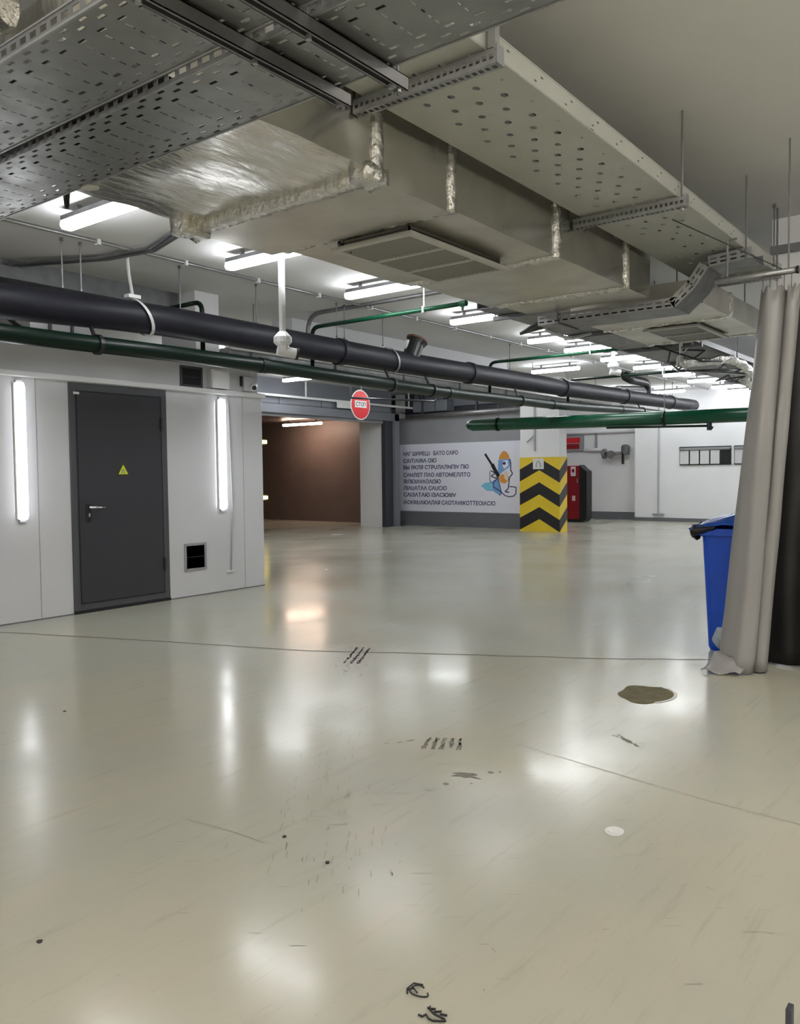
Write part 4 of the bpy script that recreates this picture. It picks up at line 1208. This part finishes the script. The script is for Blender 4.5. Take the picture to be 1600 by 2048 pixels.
MB().box(23.0, XF, 10.0, 10.05, 1.9, 1.96).box(23.0, XF, 9.3, 9.35, 1.9, 1.96).build('wall_bracket', M_galvd, t)
t = thing('ledge_pipe', 'pale horizontal pipe along the far wall left of the valves', 'pipe', (23.1, 10.6, 2.1))
MB().tube([(23.11, 10.68, 2.06), (23.11, 10.1, 2.06)], 0.05, 10).build('pipe_run', M_white, t, smooth=True)
MB().tube([(23.11, 12.6, 2.60), (23.11, 9.05, 2.60)], 0.06, 10).build('pipe_run', M_white, t, smooth=True)
for y, z in ((12.0, 2.57), (10.3, 2.03)):
    MB().box(23.12, XF, y, y+0.04, z, 2.65).build('wall_clip', M_greywall, t)
t = thing('vertical_conduit', 'thin vertical conduit with a foot on the far white wall', 'conduit', (22.75, 8.3, 0.2))
MB().tube([(22.76, 8.28, 0.2), (22.76, 8.28, ZC)], 0.022, 8).build('conduit_run', M_cabw, t)
MB().box(22.72, 22.8, 8.12, 8.44, 0.19, 0.215).build('foot_plate', M_greywall, t)
def wallbox(y0, y1, label, panes, dark):
    t = thing('wall_frame', label, 'frame', (22.75, (y0+y1)/2, 1.55))
    x0 = 22.74
    MB().box(x0+0.02, 22.8, y1, y0, 1.555, 2.06).build('back_board', M_black, t)
    MB().box(x0-0.06, x0+0.02, y1, y0, 2.0, 2.03).build('hood', M_greywall, t)
    MB().box(x0-0.01, x0+0.02, y1, y0, 2.03, 2.06).build('dark_strip', M_black, t)
    MB().box(x0, x0+0.02, y1+0.02, y0-0.02, 1.965, 2.0).build('top_strip', M_upper, t)
    n = panes
    wd = (y0-y1)/n
    for k in range(n):
        a = y0-k*wd
        MB().box(x0, x0+0.02, a-wd+0.02, a-0.02, 1.585, 1.95).build('pane', M_void if k in dark else M_upper, t)
wallbox(7.696, 6.329, 'row of framed pale panes on the far white wall', 5, (4,))
wallbox(6.25, 4.9, 'second framed row on the far wall, cut by the curtain', 5, ())

# ================================================================ BLUE BIN
t = thing('wheelie_bin', 'blue plastic waste bin half hidden behind the grey curtain', 'bin', (6.75, 1.78, 0))
bx, by = 6.74, 1.78
def ring(cx, cy, wx, wy, z, r=0.05, n=4):
    pts = []
    for sx_, sy_, a0 in ((1, 1, 0), (-1, 1, PI/2), (-1, -1, PI), (1, -1, 1.5*PI)):
        for k in range(n+1):
            a = a0+k*PI/2/n
            pts.append((cx+sx_*(wx-r)+r*math.cos(a), cy+sy_*(wy-r)+r*math.sin(a), z))
    return pts
def loft(mb, rings, cap0=True, cap1=True):
    n = len(rings[0])
    vs = [p for r in rings for p in r]
    fs = [(j*n+i, j*n+(i+1) % n, (j+1)*n+(i+1) % n, (j+1)*n+i) for j in range(len(rings)-1) for i in range(n)]
    if cap0: fs.append(tuple(range(n))[::-1])
    if cap1: fs.append(tuple((len(rings)-1)*n+i for i in range(n)))
    mb.add(vs, fs)
mb = MB()
loft(mb, [ring(bx, by, 0.20, 0.195, 0.0), ring(bx, by, 0.215, 0.205, 0.03), ring(bx, by, 0.255, 0.245, 0.92), ring(bx, by, 0.255, 0.245, 0.925),
          ring(bx, by, 0.24, 0.23, 0.925), ring(bx, by, 0.20, 0.19, 0.05)], True, True)
mb.build('bin_body', M_blue, t)
mb = MB()
loft(mb, [ring(bx, by, 0.262, 0.252, 0.90), ring(bx, by, 0.295, 0.285, 0.905), ring(bx, by, 0.295, 0.285, 0.955), ring(bx, by, 0.255, 0.245, 0.955)], False, False)
mb.build('bin_rim', M_blue, t, solid=0.004)
# lid, slightly domed and wavy
n = 16
vs, fs = [], []
for j in range(n+1):
    for i in range(n+1):
        u, v = i/n*2-1, j/n*2-1
        x = bx+u*0.31
        y = by+v*0.30+0.02
        z = 0.965+0.075*(1-u*u)*(1-v*v)+0.05*(1-v)*0.5+0.012*noise.noise(Vector((u*3, v*3, 1)))-0.05*max(0, v-0.7)
        vs.append((x, y, z))
for j in range(n):
    for i in range(n):
        fs.append((j*(n+1)+i, j*(n+1)+i+1, (j+1)*(n+1)+i+1, (j+1)*(n+1)+i))
MB().add(vs, fs).build('lid', M_bluebag, t, smooth=True, solid=0.012)
mb = MB()
vs, fs = [], []
for j in range(7):
    for i in range(13):
        a = -0.9+i/12*2.6
        rr = 0.32+0.02*math.sin(i*2.1)-0.02*(j/6)
        yy = by+0.27+0.05*math.sin(j/6*PI)+0.008*math.sin(i*1.9)
        vs.append((bx-0.28+i/12*0.42, yy, 0.985-0.105*j/6-0.02*math.sin(i*1.3)))
for j in range(6):
    for i in range(12):
        fs.append((j*13+i, j*13+i+1, (j+1)*13+i+1, (j+1)*13+i))
mb.add(vs, fs)
vs, fs = [], []
for j in range(7):
    for i in range(9):
        vs.append((bx-0.29-0.035*math.sin(j/6*PI)-0.006*math.sin(i*2), by+0.30-i/8*0.18, 0.985-0.10*j/6*(1-i/12)))
for j in range(6):
    for i in range(8):
        fs.append((j*9+i, j*9+i+1, (j+1)*9+i+1, (j+1)*9+i))
mb.add(vs, fs)
mb.build('bin_liner', M_black, t, smooth=True, solid=0.004)
for s_ in (-1, 1):
    MB().tube([(bx+0.26, by+s_*0.15, 0.075), (bx+0.26, by+s_*0.19, 0.075)], 0.075, 16).build('wheel', M_black, t)
t = thing('plastic_bag', 'small crumpled pale plastic bag between blue bin and curtain', 'bag', (6.42, 1.86, 0.15))
mb = MB()
bm = bmesh.new(); bmesh.ops.create_icosphere(bm, subdivisions=3, radius=1.0)
mb.add([(6.36+v.co.x*0.05, 1.83+v.co.y*0.055, 0.14+v.co.z*0.085) for v in bm.verts], [tuple(v.index for v in f.verts) for f in bm.faces]); bm.free()
mb.jit(0.02, 22); mb.build('bag_body', M_bag, t, smooth=True)
MB().tube([(6.36, 1.82, 0.21), (6.33, 1.80, 0.30), (6.22, 1.72, 0.33)], 0.006, 5).build('bag_tie', M_bag, t)

# ================================================================ CURTAIN
def curtain_mesh(top, bot, z0, z1, nv=24, sag=0.0, wr=0.012, seed=0, sub=5):
    vs, fs = [], []
    def cr(P, t):
        n = len(P)-1
        i = min(int(t*n), n-1); f = t*n-i
        p0, p1, p2, p3 = P[max(i-1, 0)], P[i], P[i+1], P[min(i+2, n)]
        return tuple(0.5*((2*b)+(-a+c)*f+(2*a-5*b+4*c-d)*f*f+(-a+3*b-3*c+d)*f**3) for a, b, c, d in zip(p0, p1, p2, p3))
    nu = (len(top)-1)*sub
    for j in range(nv+1):
        v = j/nv
        for i in range(nu+1):
            a, b = cr(top, i/nu), cr(bot, i/nu)
            z = z0+(z1-z0)*v
            if j == nv: z += 0.02*math.sin(i*0.9)
            nn = noise.noise_vector(Vector((i/nu*4+seed, v*5, seed)))
            vs.append((b[0]+(a[0]-b[0])*v+nn.x*wr, b[1]+(a[1]-b[1])*v+nn.y*wr*0.7, z+(0.02*abs(nn.z) if j == 0 else 0)))
    for j in range(nv):
        for i in range(nu):
            k = j*(nu+1)+i
            fs.append((k, k+1, k+nu+2, k+nu+1))
    return MB().add(vs, fs)
t = thing('curtain', 'pale grey vinyl curtain gathered and hanging to the floor at the right', 'curtain', (6.0, 1.4, 0))
top = [(6.10, 1.50), (6.00, 1.47), (5.96, 1.42), (5.98, 1.36), (6.04, 1.32), (6.08, 1.315)]
bot = [(6.10, 1.77), (5.97, 1.73), (5.90, 1.64), (5.86, 1.57), (5.90, 1.50), (6.05, 1.50)]
MB_c = curtain_mesh(top, bot, 0.004, 2.62, seed=1)
o = MB_c.build('left_fold', M_curt, t, smooth=True, solid=0.004)
top = [(6.09, 1.32), (6.02, 1.315), (5.985, 1.30), (5.985, 1.265), (6.0, 1.245), (6.05, 1.24)]
bot = [(6.09, 1.51), (6.00, 1.51), (5.96, 1.48), (5.96, 1.44), (6.0, 1.425), (6.04, 1.43)]
MB_c = curtain_mesh(top, bot, 0.004, 2.62, seed=5)
MB_c.build('right_fold', M_curt, t, smooth=True, solid=0.004)
# flared foot of the left fold lying on the floor
fl = MB()
vs, fs = [], []
for j in range(6):
    for i in range(9):
        u, v = i/8, j/5
        x = 5.90-0.13*v+0.02*math.sin(u*7+v*2)
        y = 1.76+0.04*v-u*(0.24+0.02*v)
        vs.append((x+0.10*abs(u-0.5)*(1-v), y, 0.006+0.10*(1-v)**2+0.012*(1+math.sin(u*9))))
for j in range(5):
    for i in range(8):
        fs.append((j*9+i, j*9+i+1, (j+1)*9+i+1, (j+1)*9+i))
fl.add(vs, fs).build('curtain_hem', M_curt, t, smooth=True, solid=0.004)
t = thing('curtain', 'dark hanging curtain with shade put into its colour, behind the pale one at the right edge', 'curtain', (6.4, 1.0, 0))
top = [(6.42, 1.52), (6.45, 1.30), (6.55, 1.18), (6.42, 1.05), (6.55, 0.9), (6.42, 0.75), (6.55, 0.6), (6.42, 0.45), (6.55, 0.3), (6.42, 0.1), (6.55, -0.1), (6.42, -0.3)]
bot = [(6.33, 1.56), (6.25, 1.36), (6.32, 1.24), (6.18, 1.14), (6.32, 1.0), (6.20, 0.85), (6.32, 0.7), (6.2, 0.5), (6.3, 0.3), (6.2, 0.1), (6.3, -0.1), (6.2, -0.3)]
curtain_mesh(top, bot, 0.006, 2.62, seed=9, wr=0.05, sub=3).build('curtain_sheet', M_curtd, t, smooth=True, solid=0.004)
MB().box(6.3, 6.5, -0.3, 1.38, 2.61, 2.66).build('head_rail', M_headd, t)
for y in (1.2, 0.3):
    MB().tube([(6.4, y, 2.65), (6.4, y, ZC)], 0.008, 6).build('hanger_rod', M_galvd, t)
t = thing('curtain_rail', 'round pale rail with black cap from which the grey curtain hangs', 'rail', (6.05, 1.5, 2.72))
MB().tube([(6.05, 1.80, 2.735), (6.05, 1.27, 2.735)], 0.022, 14).build('rail_tube', M_galv, t, smooth=True)
MB().tube([(6.05, 1.27, 2.735), (6.05, 1.255, 2.735)], 0.026, 14).build('end_cap', M_black, t)
MB().tube([(6.05, 1.72, 2.735), (6.05, 1.72, 3.0), (6.35, 1.74, 3.09)], 0.008, 6).build('hanger_rod', M_galvd, t)
MB().tube([(6.05, 1.32, 2.735), (6.05, 1.32, ZC)], 0.006, 6).build('hanger_rod', M_galvd, t)
for k in range(5):
    MB().tube([(6.05, 1.30+0.045*k, 2.72), (6.05, 1.30+0.045*k, 2.61)], 0.004, 5).build('hook', M_galvd, t)
t = thing('guy_wire', 'thin slanting wire from ceiling tray down to the curtain rail', 'wire', (6.0, 1.6, 2.8))
MB().tube([(5.6, 1.95, 3.09), (6.05, 1.34, 2.74)], 0.004, 5).build('wire_run', M_cable, t)

# ================================================================ SMALL THINGS ON THE FLOOR
t = thing('white_disc', 'small white disc lying on the floor below the damp patch', 'disc', (3.0, 1.26, 0))
MB().disc((3.0, 1.26, 0.0), 0.040, 0.036, 0.006, 24).disc((3.0, 1.26, 0.006), 0.030, 0.026, 0.003, 24).build('disc_body', M_trimw, t, bevel=0.001)
def scrap(name, label, polys, loc, r=0.0022):
    t = thing(name, label, 'scrap', (*loc, 0))
    for pl in polys:
        MB().tube([(loc[0]+a, loc[1]+b, r+c_) for a, b, c_ in pl], r, 6).build('strand', M_black, t, smooth=True)
scrap('wire_loop', 'small looped black wire scrap on the floor at the bottom of the picture',
      [[(-0.014+0.020*math.cos(a)+0.004*math.sin(2*a), -0.004+0.026*math.sin(a), 0.004+0.003*math.sin(a)) for a in [k*2*PI/16 for k in range(15)]],
       [(-0.02, 0.0, 0.002), (-0.012, 0.018, 0.004), (-0.024, 0.032, 0.001), (-0.036, 0.022, 0)], [(0.02, 0.01, 0), (0.005, 0.03, 0.005), (-0.02, 0.035, 0)]], (1.755, 1.285))
scrap('wire_scrap', 'tangled black wire scrap on the floor, nearest the camera',
      [[(-0.035+0.0*k, 0.035-0.012*k, 0.001) for k in range(2)]+[(-0.022-0.012*math.sin(k), 0.02-0.014*k, 0.001) for k in range(5)],
       [(0.01, 0.03, 0.001), (-0.006, 0.022, 0.006), (0.008, 0.012, 0.002), (-0.008, 0.004, 0.006), (0.01, -0.006, 0.002), (-0.006, -0.014, 0.006), (0.006, -0.026, 0.001)],
       [(0.0, 0.03, 0.003), (-0.015, 0.0, 0.006), (-0.01, -0.03, 0.001)]], (1.70, 1.195), 0.0028)
t = thing('floor_stud', 'short dark metal stud standing on the floor at the bottom right corner', 'stud', (2.02, 0.421, 0))
MB().box(2.005, 2.035, 0.414, 0.427, 0, 0.156).build('stud_body', M_headd, t, bevel=0.002)
MB().disc((2.02, 0.420, 0), 0.04, 0.04, 0.006, 12).build('stud_base', M_headd, t)
